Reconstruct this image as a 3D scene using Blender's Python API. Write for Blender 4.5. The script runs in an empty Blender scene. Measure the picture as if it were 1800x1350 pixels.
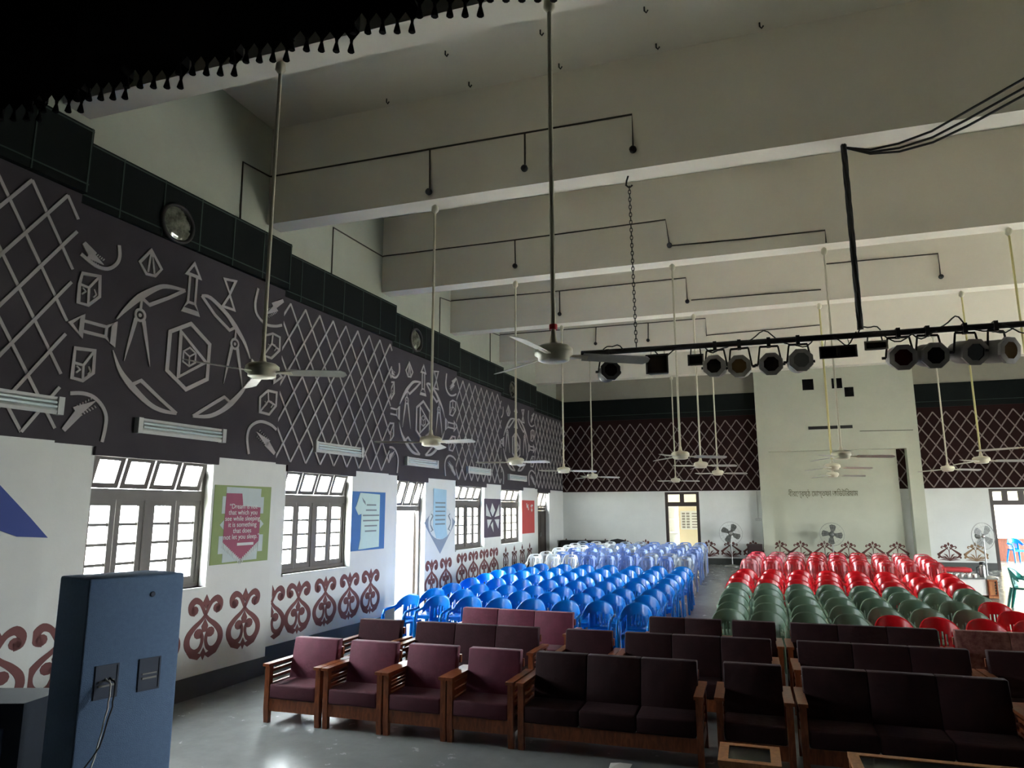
import bpy, bmesh, math, random
from mathutils import Vector, Matrix

random.seed(7)
scene = bpy.context.scene
COL = scene.collection
PI = math.pi

# ------------------------------------------------------------------ camera
CAM = Vector((6.5, 0.0, 2.1775))
YAW, PITCH, ROLL, FPX = math.radians(18.2619), math.radians(10.1804), math.radians(-0.1453), 1236.675
fw = Vector((-math.sin(YAW) * math.cos(PITCH), math.cos(YAW) * math.cos(PITCH), math.sin(PITCH)))
rt = Vector((math.cos(YAW), math.sin(YAW), 0))
up = rt.cross(fw)
r2 = rt * math.cos(ROLL) + up * math.sin(ROLL)
u2 = -rt * math.sin(ROLL) + up * math.cos(ROLL)
cd = bpy.data.cameras.new('camera')
cd.sensor_fit = 'HORIZONTAL'; cd.sensor_width = 36.0; cd.lens = FPX / 1800 * 36.0
cd.clip_start = 0.05; cd.clip_end = 500
cam = bpy.data.objects.new('camera', cd)
M = Matrix.Identity(4)
for i in range(3):
    M[i][0] = r2[i]; M[i][1] = u2[i]; M[i][2] = -fw[i]; M[i][3] = CAM[i]
cam.matrix_world = M
COL.objects.link(cam)
scene.camera = cam

# ------------------------------------------------------------------ daylight: an even bright overcast sky
world = bpy.data.worlds.new('overcast_sky')
scene.world = world
world.use_nodes = True
bg = world.node_tree.nodes['Background']
bg.inputs['Color'].default_value = (0.90, 0.96, 1.0, 1)
bg.inputs['Strength'].default_value = 9.0
sd = bpy.data.lights.new('sun', 'SUN'); sd.energy = 15.0; sd.angle = math.radians(3); sd.color = (1.0, 0.96, 0.9)
sun = bpy.data.objects.new('sun', sd); sun.rotation_euler = (math.radians(-28), 0, 0); COL.objects.link(sun)

scene.view_settings.view_transform = 'Standard'
scene.view_settings.look = 'None'
scene.view_settings.exposure = 3.22
scene.view_settings.gamma = 1.0
scene.view_settings.use_curve_mapping = False
scene.cycles.use_denoising = True
scene.cycles.max_bounces = 12
scene.cycles.diffuse_bounces = 8
scene.cycles.glossy_bounces = 4
scene.cycles.transparent_max_bounces = 16
scene.cycles.sample_clamp_indirect = 6.0
scene.cycles.caustics_reflective = False
scene.cycles.caustics_refractive = False

def portal(p, sx, sy, rot):
    """marks a window or door opening for the sky light sampling"""
    l = bpy.data.lights.new('daylight_opening', 'AREA')
    l.shape = 'RECTANGLE'; l.size = sx; l.size_y = sy
    l.cycles.is_portal = True
    o = bpy.data.objects.new('daylight_opening', l)
    o.location = p; o.rotation_euler = rot
    COL.objects.link(o)

# ------------------------------------------------------------------ helpers
def lin(r, g, b):
    def f(c):
        c /= 255.0
        return c / 12.92 if c <= 0.04045 else ((c + 0.055) / 1.055) ** 2.4
    return (f(r), f(g), f(b), 1)

def mat(name, col, rough=0.6, metal=0.0, spec=0.5, var=0.0, vscale=4.0, bump=0.0, bscale=60.0, col2=None, coat=0.0, sheen=0.0, rvar=0.0):
    m = bpy.data.materials.new(name)
    m.use_nodes = True
    nt = m.node_tree
    b = nt.nodes['Principled BSDF']
    b.inputs['Base Color'].default_value = col
    b.inputs['Roughness'].default_value = rough
    b.inputs['Metallic'].default_value = metal
    b.inputs['Specular IOR Level'].default_value = spec
    b.inputs['Coat Weight'].default_value = coat
    b.inputs['Sheen Weight'].default_value = sheen
    if var > 0 or bump > 0 or rvar > 0:
        tc = nt.nodes.new('ShaderNodeTexCoord')
    if var > 0 or rvar > 0:
        n = nt.nodes.new('ShaderNodeTexNoise')
        n.inputs['Scale'].default_value = vscale
        n.inputs['Detail'].default_value = 6
        n.inputs['Roughness'].default_value = 0.65
        nt.links.new(tc.outputs['Object'], n.inputs['Vector'])
    if var > 0:
        r = nt.nodes.new('ShaderNodeValToRGB')
        r.color_ramp.elements[0].position = 0.28
        r.color_ramp.elements[1].position = 0.72
        r.color_ramp.interpolation = 'EASE'
        c2 = col2 or tuple(c * (1 - var) for c in col[:3]) + (1,)
        r.color_ramp.elements[0].color = c2
        r.color_ramp.elements[1].color = col
        nt.links.new(n.outputs['Fac'], r.inputs['Fac'])
        nt.links.new(r.outputs['Color'], b.inputs['Base Color'])
    if rvar > 0:
        mr = nt.nodes.new('ShaderNodeMapRange')
        mr.inputs['To Min'].default_value = max(0.02, rough - rvar)
        mr.inputs['To Max'].default_value = rough + rvar
        nt.links.new(n.outputs['Fac'], mr.inputs['Value'])
        nt.links.new(mr.outputs['Result'], b.inputs['Roughness'])
    if bump > 0:
        n2 = nt.nodes.new('ShaderNodeTexNoise')
        n2.inputs['Scale'].default_value = bscale
        n2.inputs['Detail'].default_value = 4
        nt.links.new(tc.outputs['Object'], n2.inputs['Vector'])
        bp = nt.nodes.new('ShaderNodeBump')
        bp.inputs['Strength'].default_value = bump
        bp.inputs['Distance'].default_value = 0.02
        nt.links.new(n2.outputs['Fac'], bp.inputs['Height'])
        nt.links.new(bp.outputs['Normal'], b.inputs['Normal'])
    return m

def wood(name, c1, c2, rough=0.35):
    m = bpy.data.materials.new(name); m.use_nodes = True
    nt = m.node_tree; b = nt.nodes['Principled BSDF']
    tc = nt.nodes.new('ShaderNodeTexCoord'); mp = nt.nodes.new('ShaderNodeMapping')
    mp.inputs['Scale'].default_value = (9, 9, 2.2)
    n = nt.nodes.new('ShaderNodeTexNoise'); n.inputs['Scale'].default_value = 3; n.inputs['Detail'].default_value = 7
    n.inputs['Distortion'].default_value = 1.2
    r = nt.nodes.new('ShaderNodeValToRGB')
    r.color_ramp.elements[0].position = 0.3; r.color_ramp.elements[1].position = 0.7
    r.color_ramp.elements[0].color = c1; r.color_ramp.elements[1].color = c2
    nt.links.new(tc.outputs['Object'], mp.inputs['Vector']); nt.links.new(mp.outputs['Vector'], n.inputs['Vector'])
    nt.links.new(n.outputs['Fac'], r.inputs['Fac']); nt.links.new(r.outputs['Color'], b.inputs['Base Color'])
    b.inputs['Roughness'].default_value = rough
    return m

def glass(name):
    m = bpy.data.materials.new(name); m.use_nodes = True
    nt = m.node_tree
    for n in list(nt.nodes): nt.nodes.remove(n)
    out = nt.nodes.new('ShaderNodeOutputMaterial'); mx = nt.nodes.new('ShaderNodeMixShader')
    t = nt.nodes.new('ShaderNodeBsdfTransparent'); t.inputs['Color'].default_value = (0.95, 0.97, 0.96, 1)
    g = nt.nodes.new('ShaderNodeBsdfGlossy'); g.inputs['Roughness'].default_value = 0.05
    mx.inputs['Fac'].default_value = 0.06
    nt.links.new(t.outputs[0], mx.inputs[1]); nt.links.new(g.outputs[0], mx.inputs[2]); nt.links.new(mx.outputs[0], out.inputs['Surface'])
    return m

def sm(pts, n=4, closed=False):
    """smooth curve through the points"""
    out = []; N = len(pts)
    for i in range(N if closed else N - 1):
        p0 = pts[i-1] if (closed or i > 0) else pts[0]
        p1 = pts[i]; p2 = pts[(i+1) % N]
        p3 = pts[(i+2) % N] if (closed or i + 2 < N) else pts[-1]
        for k in range(n):
            t = k / n
            out.append(tuple(0.5*((2*b) + (-a+c)*t + (2*a-5*b+4*c-d)*t*t + (-a+3*b-3*c+d)*t**3) for a, b, c, d in zip(p0, p1, p2, p3)))
    if not closed: out.append(tuple(pts[-1]))
    return out

def smw(ws, n=4):
    out = []
    for i in range(len(ws) - 1):
        for k in range(n): out.append(ws[i] + (ws[i+1] - ws[i])*k/n)
    return out + [ws[-1]]

class MB:
    """collects shapes, builds ONE mesh object"""
    def __init__(s): s.v = []; s.f = []; s.sm = []
    def add(s, vs, fs, smooth=False):
        o = len(s.v)
        s.v += [tuple(p) for p in vs]
        s.f += [tuple(i + o for i in f) for f in fs]
        s.sm += [smooth] * len(fs)
        return s
    def box(s, x0, x1, y0, y1, z0, z1):
        return s.add([(x0,y0,z0),(x1,y0,z0),(x1,y1,z0),(x0,y1,z0),(x0,y0,z1),(x1,y0,z1),(x1,y1,z1),(x0,y1,z1)],
              [(0,3,2,1),(4,5,6,7),(0,1,5,4),(1,2,6,5),(2,3,7,6),(3,0,4,7)])
    def hexa(s, b, t):
        """8 corners: bottom four counter-clockwise, top four"""
        return s.add(list(b) + list(t), [(0,3,2,1),(4,5,6,7),(0,1,5,4),(1,2,6,5),(2,3,7,6),(3,0,4,7)])
    def bar(s, p, q, w, h, upv=(0,0,1)):
        p = Vector(p); q = Vector(q); d = (q - p).normalized(); u = Vector(upv)
        if abs(d.dot(u)) > 0.99: u = Vector((0,1,0))
        a = d.cross(u).normalized() * (w / 2); b = a.cross(d).normalized() * (h / 2)
        return s.hexa([p-a-b, p+a-b, q+a-b, q-a-b], [p-a+b, p+a+b, q+a+b, q-a+b])
    def tube(s, path, r, n=8, caps=True, smooth=True):
        path = [Vector(p) for p in path]
        rs = r if isinstance(r, (list, tuple)) else [r] * len(path)
        vs = []; fs = []
        prev = None
        for i, p in enumerate(path):
            d = (path[min(i+1, len(path)-1)] - path[max(i-1, 0)]).normalized()
            if prev is None:
                u = Vector((0,0,1)) if abs(d.z) < 0.9 else Vector((0,1,0))
                a = d.cross(u).normalized()
            else:
                a = (prev - d * prev.dot(d)).normalized()
            prev = a
            b = d.cross(a)
            for k in range(n):
                t = 2 * PI * k / n
                vs.append(p + (a * math.cos(t) + b * math.sin(t)) * rs[i])
        for i in range(len(path) - 1):
            for k in range(n):
                k2 = (k + 1) % n
                fs.append((i*n+k, i*n+k2, (i+1)*n+k2, (i+1)*n+k))
        s.add(vs, fs, smooth)
        if caps:
            m = (len(path) - 1) * n
            s.add(vs, [tuple(reversed(range(n))), tuple(m + k for k in range(n))])
        return s
    def lathe(s, prof, n=20, c=(0,0,0), mx=None, smooth=True):
        """prof: (radius, height) pairs about local z, moved by mx and c"""
        vs = []; fs = []
        for r, h in prof:
            for k in range(n):
                t = 2 * PI * k / n
                p = Vector((r * math.cos(t), r * math.sin(t), h))
                if mx is not None: p = mx @ p
                vs.append(p + Vector(c))
        for i in range(len(prof) - 1):
            for k in range(n):
                k2 = (k + 1) % n
                fs.append((i*n+k, i*n+k2, (i+1)*n+k2, (i+1)*n+k))
        s.add(vs, fs, smooth)
        s.add(vs, [tuple(reversed(range(n))), tuple((len(prof)-1)*n + k for k in range(n))])
        return s
    # flat shapes on a wall: x across, z up, facing -y, standing d proud
    def poly(s, pts, d0, d1):
        a = sum(pts[i][0]*pts[(i+1) % len(pts)][1] - pts[(i+1) % len(pts)][0]*pts[i][1] for i in range(len(pts)))
        if a < 0: pts = pts[::-1]
        n = len(pts)
        vs = [(x, d1, z) for x, z in pts] + [(x, d0, z) for x, z in pts]
        fs = [tuple(range(n)), tuple(reversed(range(n, 2*n)))]
        for i in range(n):
            j = (i + 1) % n
            fs.append((i, i + n, j + n, j))
        return s.add(vs, fs)
    def disc(s, x, z, r, d0, d1, n=14, rz=None):
        return s.poly([(x + r*math.cos(2*PI*k/n), z + (rz or r)*math.sin(2*PI*k/n)) for k in range(n)], d0, d1)
    def ribbon(s, pts, w, d0, d1, closed=False):
        n = len(pts)
        ws = w if isinstance(w, (list, tuple)) else [w] * n
        L = []; R = []
        for i in range(n):
            if closed: a, b = pts[i-1], pts[(i+1) % n]
            else: a, b = pts[max(i-1, 0)], pts[min(i+1, n-1)]
            dx, dz = b[0]-a[0], b[1]-a[1]; l = math.hypot(dx, dz) or 1
            k = ws[i] / 2
            if closed or 0 < i < n-1:
                p, q, e = pts[i-1], pts[i], pts[(i+1) % n]
                v1 = Vector((q[0]-p[0], q[1]-p[1])).normalized() if q != p else Vector((1, 0))
                v2 = Vector((e[0]-q[0], e[1]-q[1])).normalized() if e != q else v1
                k /= max(0.45, math.sqrt(max(0.0, (1 + v1.dot(v2)) / 2)))
            L.append((pts[i][0] - dz/l*k, pts[i][1] + dx/l*k)); R.append((pts[i][0] + dz/l*k, pts[i][1] - dx/l*k))
        vs = [(x, d1, z) for x, z in L] + [(x, d1, z) for x, z in R] + [(x, d0, z) for x, z in L] + [(x, d0, z) for x, z in R]
        fs = []
        for i in range(n if closed else n-1):
            j = (i + 1) % n
            fs += [(i, n+i, n+j, j), (i, j, 2*n+j, 2*n+i), (n+i, 3*n+i, 3*n+j, n+j)]
        if not closed:
            fs += [(0, 2*n, 3*n, n), (n-1, 2*n-1, 4*n-1, 3*n-1)]
        return s.add(vs, fs)
    def sribbon(s, pts, w, d0, d1, n=4):
        ws = w if isinstance(w, (list, tuple)) else [w]*len(pts)
        return s.ribbon(sm(pts, n), smw(ws, n), d0, d1)
    def rbox(s, x0, x1, y0, y1, z0, z1, r=0.04, seg=3, puff=0.0, shear=None):
        bm = bmesh.new()
        bmesh.ops.create_cube(bm, size=1)
        for v in bm.verts:
            v.co = Vector(((x0+x1)/2 + v.co.x*(x1-x0), (y0+y1)/2 + v.co.y*(y1-y0), (z0+z1)/2 + v.co.z*(z1-z0)))
        bmesh.ops.bevel(bm, geom=bm.edges[:], offset=r, segments=seg, profile=0.5, affect='EDGES')
        bm.verts.index_update()
        vs = []
        for v in bm.verts:
            c = v.co.copy()
            if shear: c = shear(c)
            vs.append(c)
        fs = [tuple(v.index for v in f.verts) for f in bm.faces]
        bm.free()
        return s.add(vs, fs, True)
    def mesh(s, name, m):
        me = bpy.data.meshes.new(name)
        me.from_pydata(s.v, [], s.f)
        me.polygons.foreach_set('use_smooth', s.sm)
        me.materials.append(m)
        me.update()
        return me
    def build(s, name, m, parent=None, mx=None):
        return link(name, s.mesh(name, m), parent, mx)

def link(name, me, parent=None, mx=None):
    o = bpy.data.objects.new(name, me)
    COL.objects.link(o)
    if parent is not None: o.parent = parent
    if mx is not None: o.matrix_local = mx
    return o

def tag(o, label, cat, group=None):
    o['label'] = label; o['category'] = cat
    if group: o['group'] = group
    return o

def thing(name, label, cat, loc=(0,0,0), rz=0.0, group=None, mx=None):
    o = bpy.data.objects.new(name, None); COL.objects.link(o)
    o.empty_display_size = 0.1
    if mx is not None: o.matrix_world = mx
    else: o.location = loc; o.rotation_euler = (0, 0, rz)
    return tag(o, label, cat, group)

def struct(o):
    o['kind'] = 'structure'; return o

def sempty(name, mx):
    o = bpy.data.objects.new(name, None); COL.objects.link(o); o.matrix_world = mx; o.empty_display_size = 0.1
    return struct(o)

ORD = ['first', 'second', 'third', 'fourth', 'fifth', 'sixth', 'seventh', 'eighth', 'ninth', 'tenth']

# ------------------------------------------------------------------ materials
M_wall = mat('white_wall_paint', lin(214, 216, 211), 0.75, var=0.08, vscale=1.3, bump=0.08, bscale=30)
M_wallup = mat('shaded_grey_green_wall', lin(158, 162, 148), 0.85, var=0.10, vscale=0.9)  # upper wall's dimness is put into this darker grey-green colour
M_booth = mat('yellowed_wall_paint', lin(182, 184, 165), 0.8, var=0.08, vscale=1.1)
M_ceil = mat('grey_white_ceiling_paint', lin(212, 207, 193), 0.85, var=0.06, vscale=0.8)
M_floor = mat('polished_cement', lin(134, 137, 136), 0.25, var=0.15, vscale=4.0, rvar=0.08, spec=0.5)
M_skirt = mat('dark_cement_skirting', lin(62, 66, 62), 0.5, var=0.2, vscale=3)
M_panel = mat('dark_brown_wall_paint', lin(64, 60, 64), 0.85, spec=0.25, var=0.12, vscale=2)
M_panel2 = mat('dark_maroon_wall_paint', lin(38, 19, 17), 0.9, spec=0.15, var=0.15, vscale=2)
M_band = mat('black_green_band_paint', lin(13, 19, 17), 0.85, spec=0.2, var=0.15, vscale=2)
M_rule = mat('green_rule_paint', lin(34, 52, 44), 0.8)
M_strip = mat('pale_lattice_strip', lin(158, 153, 151), 0.8)
M_strip2 = mat('dull_lattice_strip', lin(124, 114, 110), 0.8)
M_mauve = mat('maroon_stencil_paint', lin(118, 72, 70), 0.8, var=0.12, vscale=6)
M_brown = mat('brown_stencil_paint', lin(92, 52, 46), 0.8, var=0.12, vscale=6)
M_tan = mat('tan_stencil_paint', lin(146, 116, 84), 0.8, var=0.12, vscale=6)
M_wframe = mat('dark_window_wood', lin(92, 86, 80), 0.55, var=0.15, vscale=5)
M_dframe = mat('dark_door_wood', lin(58, 48, 42), 0.5, var=0.15, vscale=5)
M_glass = glass('window_glass')
M_metal = mat('grey_steel', lin(150, 150, 146), 0.35, metal=0.8)
M_black = mat('black_matt', lin(22, 22, 22), 0.6)
M_blackvelvet = mat('black_curtain', (0.004, 0.004, 0.004, 1), 0.95, spec=0.1)
M_pipe = mat('dark_steel_pipe', lin(36, 34, 32), 0.5, metal=0.3)
M_wire = mat('dark_conduit', lin(58, 52, 46), 0.7)
M_tubelamp = mat('unlit_lamp_tube', lin(190, 205, 205), 0.25)
M_lampbody = mat('grey_lamp_housing', lin(178, 180, 176), 0.5)
M_fan = mat('cream_fan_enamel', lin(196, 192, 168), 0.35, var=0.12, vscale=9)
M_fanblade = mat('pale_fan_blade', lin(172, 172, 164), 0.4, var=0.12, vscale=9)
M_rodmat = mat('cream_rod_enamel', lin(184, 180, 158), 0.45)
M_rodyel = mat('yellowed_rod_enamel', lin(186, 178, 120), 0.45)
M_red = mat('red_tape', lin(190, 40, 36), 0.6)
M_wood = wood('reddish_teak', lin(104, 52, 30), lin(150, 82, 48), 0.32)
M_wood2 = wood('pale_teak', lin(150, 96, 58), lin(186, 128, 82), 0.4)
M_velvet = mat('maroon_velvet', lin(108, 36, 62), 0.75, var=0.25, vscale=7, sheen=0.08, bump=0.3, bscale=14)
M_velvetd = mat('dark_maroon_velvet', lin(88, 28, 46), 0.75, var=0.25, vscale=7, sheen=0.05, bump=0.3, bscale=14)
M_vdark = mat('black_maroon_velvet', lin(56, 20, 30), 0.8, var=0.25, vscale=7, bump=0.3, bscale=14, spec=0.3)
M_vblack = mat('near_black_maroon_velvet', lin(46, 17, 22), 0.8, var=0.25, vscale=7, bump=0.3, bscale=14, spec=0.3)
M_floral = mat('brown_floral_cloth', lin(96, 40, 40), 0.85, var=0.5, vscale=14, col2=lin(140, 96, 86))
M_spk = mat('slate_blue_carpet_covering', lin(112, 136, 168), 0.95, spec=0.15, var=0.12, vscale=40, bump=0.3, bscale=200)
M_spkd = mat('dark_connector_plate', lin(56, 66, 84), 0.6)
M_stage = wood('dark_stage_boards', lin(40, 30, 24), lin(58, 44, 34), 0.6)
M_canbody = mat('grey_can_enamel', lin(126, 122, 118), 0.5, var=0.15, vscale=9)
M_lens = mat('dark_lens', lin(28, 20, 18), 0.12)
M_lensred = mat('dark_red_gel', lin(60, 14, 16), 0.15)
M_lensamb = mat('amber_gel', lin(78, 60, 40), 0.15)
M_ground = mat('pale_outdoor_concrete', lin(190, 188, 180), 0.9, var=0.1)
M_cream = mat('cream_lobby_paint', lin(226, 214, 184), 0.8)
M_lobby = mat('white_lobby_paint', lin(225, 225, 220), 0.8)
M_desk = wood('brown_desk_wood', lin(96, 52, 36), lin(126, 72, 50), 0.45)
M_paper = mat('white_paper', lin(222, 222, 216), 0.8)

# ------------------------------------------------------------------ dimensions of the hall
HW = 18.6          # width
YR = 24.9          # rear wall
YS = -4.0          # back of the stage
ZC = 7.86          # ceiling
ZB = 6.34          # underside of the beams
BAY = [1.65, 5.04, 8.43, 11.77, 14.97, 18.13, 21.36, 24.9]   # the window wall folds out a little in every bay
POUT = 0.2
TH = 0.25
BEAMS = [4.87, 8.18, 11.65, 15.0, 18.55, 22.2]
BW = 0.32

def fz(Y):
    return 0.0 if Y < 7.5 else (Y - 7.5) / (YR - 7.5) * 0.4

def bay_mx(k):
    Y0, Y1 = BAY[k], BAY[k+1]
    sx = Vector((POUT, Y1 - Y0, 0)).normalized(); nz = Vector((0,0,1)); ny = nz.cross(sx)
    m = Matrix.Identity(4)
    for i in range(3):
        m[i][0] = sx[i]; m[i][1] = ny[i]; m[i][2] = nz[i]
    m[1][3] = Y0
    return m
BMX = [bay_mx(k) for k in range(7)]
BLEN = [math.hypot(POUT, BAY[k+1] - BAY[k]) for k in range(7)]
RMX = Matrix.Translation((0, YR, 0))

def LW(Ya, za):
    """survey point given on the plane x=0 -> (bay, along, height) on the folded wall"""
    k = 0
    while k < 6 and Ya >= BAY[k+1] * 6.5 / 6.3: k += 1
    Y0, Y1 = BAY[k], BAY[k+1]; m = POUT / (Y1 - Y0)
    Y = (6.5 + m * Y0) / (6.5 / Ya + m)
    return k, math.hypot(m * (Y - Y0), Y - Y0), CAM.z + (za - CAM.z) * Y / Ya

# ------------------------------------------------------------------ floor, ceiling, stage, outdoors
b = MB()
b.add([(-0.3, 0, 0), (HW+0.3, 0, 0), (HW+0.3, 7.5, 0), (-0.3, 7.5, 0)], [(0,1,2,3)])
b.add([(-0.3, 7.5, 0), (HW+0.3, 7.5, 0), (HW+0.3, YR+0.3, fz(YR+0.3)), (-0.3, YR+0.3, fz(YR+0.3))], [(0,1,2,3)])
b.box(-0.3, HW+0.3, YS, YR+0.3, -0.5, -0.02)
struct(b.build('floor', M_floor))
struct(MB().box(-0.3, HW+0.3, YS-0.3, YR+0.3, ZC, ZC+0.25).build('ceiling', M_ceil))
ceil = bpy.data.objects['ceiling']
for y in BEAMS:
    MB().box(-0.05, HW+0.05, y, y+BW, ZB, ZC+0.05).build('beam', M_ceil, ceil)
st = MB().box(0.21, HW-0.02, YS+0.02, 3.42, 0.0, 0.6)
st.box(0.21, 2.95, 3.42, 3.78, 0.0, 0.6)
tag(st.build('stage_platform', M_stage), 'dark wooden stage platform that the hall is seen from', 'stage')
g = MB().box(-70, 90, -60, 90, -0.9, -0.55)
struct(g.build('ground_outside', M_ground))
struct(MB().box(-0.3, HW+0.3, YS-0.3, YS, -0.5, ZC).build('wall_stage', M_blackvelvet))

# ------------------------------------------------------------------ window wall
# openings: survey start / end along the wall, sill, head
WIN = [(5.67, 7.44), (8.97, 10.84), (15.45, 17.40), (18.67, 20.61)]
DOORS = [(12.52, 13.81), (22.34, 23.74)]
SILL, HEAD = 1.27, 2.83
ZP = 2.85           # foot of the dark panels
ops = {k: [] for k in range(7)}
for i, (a, c) in enumerate(WIN):
    k, s0, _ = LW(max(a, 0), 2); k2, s1, _ = LW(c, 2)
    if k != k2: k = k2; s0 = 0.12
    ops[k].append((max(0.1, s0), s1, SILL, HEAD, 'win', i + 1))
for i, (a, c) in enumerate(DOORS):
    k, s0, _ = LW(a, 2); k2, s1, _ = LW(c, 2)
    if k != k2: k = k2; s0 = 0.12
    ops[k].append((max(0.1, s0), s1, -0.3, HEAD, 'door', i + 1))
wl = MB()
def bx_local(mb, k, s0, s1, y0, y1, z0, z1):
    m = BMX[k]
    c = [m @ Vector(p) for p in [(s0,y0,z0),(s1,y0,z0),(s1,y1,z0),(s0,y1,z0),(s0,y0,z1),(s1,y0,z1),(s1,y1,z1),(s0,y1,z1)]]
    mb.hexa(c[:4], c[4:])
for k in range(7):
    L = BLEN[k]
    segs = ops[k]
    if not segs:
        bx_local(wl, k, 0, L, 0, TH, -0.3, ZP)
    else:
        s0, s1, z0, z1, _, _ = segs[0]
        bx_local(wl, k, 0, s0, 0, TH, -0.3, ZP)
        bx_local(wl, k, s1, L, 0, TH, -0.3, ZP)
        bx_local(wl, k, s0, s1, 0, TH, z1, ZP)
        if z0 > 0: bx_local(wl, k, s0, s1, 0, TH, -0.3, z0)
wl.box(-0.25, 0, YS, BAY[0], -0.3, ZC)
wall_left = struct(wl.build('wall_left', M_wall))
MB().box(-0.25, 0, BAY[0], YR + 0.3, 5.9, ZC).build('shaded_upper_wall', M_wallup, wall_left)
sk = MB()
for k in range(7):
    segs = ops[k]; L = BLEN[k]; zt = 0.23 + fz(BAY[k+1]) * 0.9
    rng = [(0, L)]
    if segs and segs[0][4] == 'door': rng = [(0, segs[0][0]), (segs[0][1], L)]
    for a, c in rng: bx_local(sk, k, a, c, -0.012, 0.02, -0.2, zt)
struct(sk.build('baseboard_left', M_skirt))

# right wall, outside the picture; openings sized and placed to light the hall
RW = [(11.9, 14.3, -0.3, HEAD), (15.2, 17.1, SILL, HEAD), (18.4, 20.3, SILL, HEAD)]
wr = MB()
y = YS
for a, c, z0, z1 in RW:
    wr.box(HW, HW+TH, y, a, -0.3, ZC)
    wr.box(HW, HW+TH, a, c, z1, ZC)
    if z0 > 0: wr.box(HW, HW+TH, a, c, -0.3, z0)
    portal((HW+0.12, (a+c)/2, (max(z0,0)+z1)/2), z1-max(z0,0), c-a, (0, PI/2, 0))
    y = c
wr.box(HW, HW+TH, y, YR+0.3, -0.3, ZC)
struct(wr.build('wall_right', M_wall))
struct(MB().box(HW-0.02, HW, 3.5, YR, ZP, 6.1).build('trim_1', M_panel))

# ------------------------------------------------------------------ windows
def pane_frame(mb, x0, x1, z0, z1, y0, y1, w, wb=None):
    wb = wb or w
    mb.box(x0, x0+w, y0, y1, z0, z1); mb.box(x1-w, x1, y0, y1, z0, z1)
    mb.box(x0+w, x1-w, y0, y1, z0, z0+wb); mb.box(x0+w, x1-w, y0, y1, z1-w, z1)

def transom(parent, x0, x1, z0, z1, n, yb):
    w = (x1 - x0) / n
    for i in range(n):
        a, c = x0 + i*w + 0.012, x0 + (i+1)*w - 0.012
        h = (z1 - z0 - 0.01) / math.cos(math.radians(17))
        t = math.radians(17)
        mx = Matrix.Translation((0, yb, z0 + 0.01)) @ Matrix.Rotation(t, 4, 'X')
        fr = MB(); pane_frame(fr, a, c, 0, h, -0.02, 0.02, 0.055)
        so = fr.build('transom_sash', M_wframe, parent, mx)
        MB().box(a+0.05, c-0.05, -0.003, 0.003, 0.05, h-0.05).build('glass_pane', M_glass, so)

def make_window(idx, k, s0, s1, z0, z1):
    root = sempty('window_%d' % idx, BMX[k])
    fb = MB(); pane_frame(fb, s0, s1, z0, z1, 0.12, 0.20, 0.05)
    zt = z0 + (z1 - z0) * 0.70
    fb.box(s0+0.05, s1-0.05, 0.12, 0.20, zt-0.06, zt+0.06)
    mid = (s0 + s1) / 2
    fb.box(mid-0.04, mid+0.04, 0.12, 0.20, z0+0.05, zt-0.06)
    fb.build('frame', M_wframe, root)
    MB().box(s0-0.0, s1+0.0, -0.03, 0.12, z0-0.03, z0).build('sill', M_wall, root)
    a0 = s0 + 0.05; w = (s1 - s0 - 0.10 - 0.08) / 4
    for i in range(4):
        x0 = a0 + i*w + (0.08 if i >= 2 else 0)
        x1 = x0 + w
        sb = MB(); pane_frame(sb, x0+0.004, x1-0.004, z0+0.05, zt-0.06, 0.135, 0.175, 0.064, 0.08)
        pz0, pz1 = z0+0.13, zt-0.115
        for j in range(1, 4):
            zz = pz0 + (pz1-pz0)*j/4
            sb.box(x0+0.055, x1-0.055, 0.145, 0.165, zz-0.016, zz+0.016)
        so = sb.build('sash', M_wframe, root)
        for j in range(4):
            za = pz0 + (pz1-pz0)*j/4 + 0.01; zb = pz0 + (pz1-pz0)*(j+1)/4 - 0.01
            MB().box(x0+0.055, x1-0.055, 0.153, 0.157, za, zb).build('glass_pane', M_glass, so)
    transom(root, s0+0.05, s1-0.05, zt+0.06, z1-0.05, 4, 0.17)
    c = BMX[k] @ Vector(((s0+s1)/2, 0.235, (z0+z1)/2))
    portal(c, z1-z0, s1-s0, (0, -PI/2, math.atan2(0, 1)))

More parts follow.
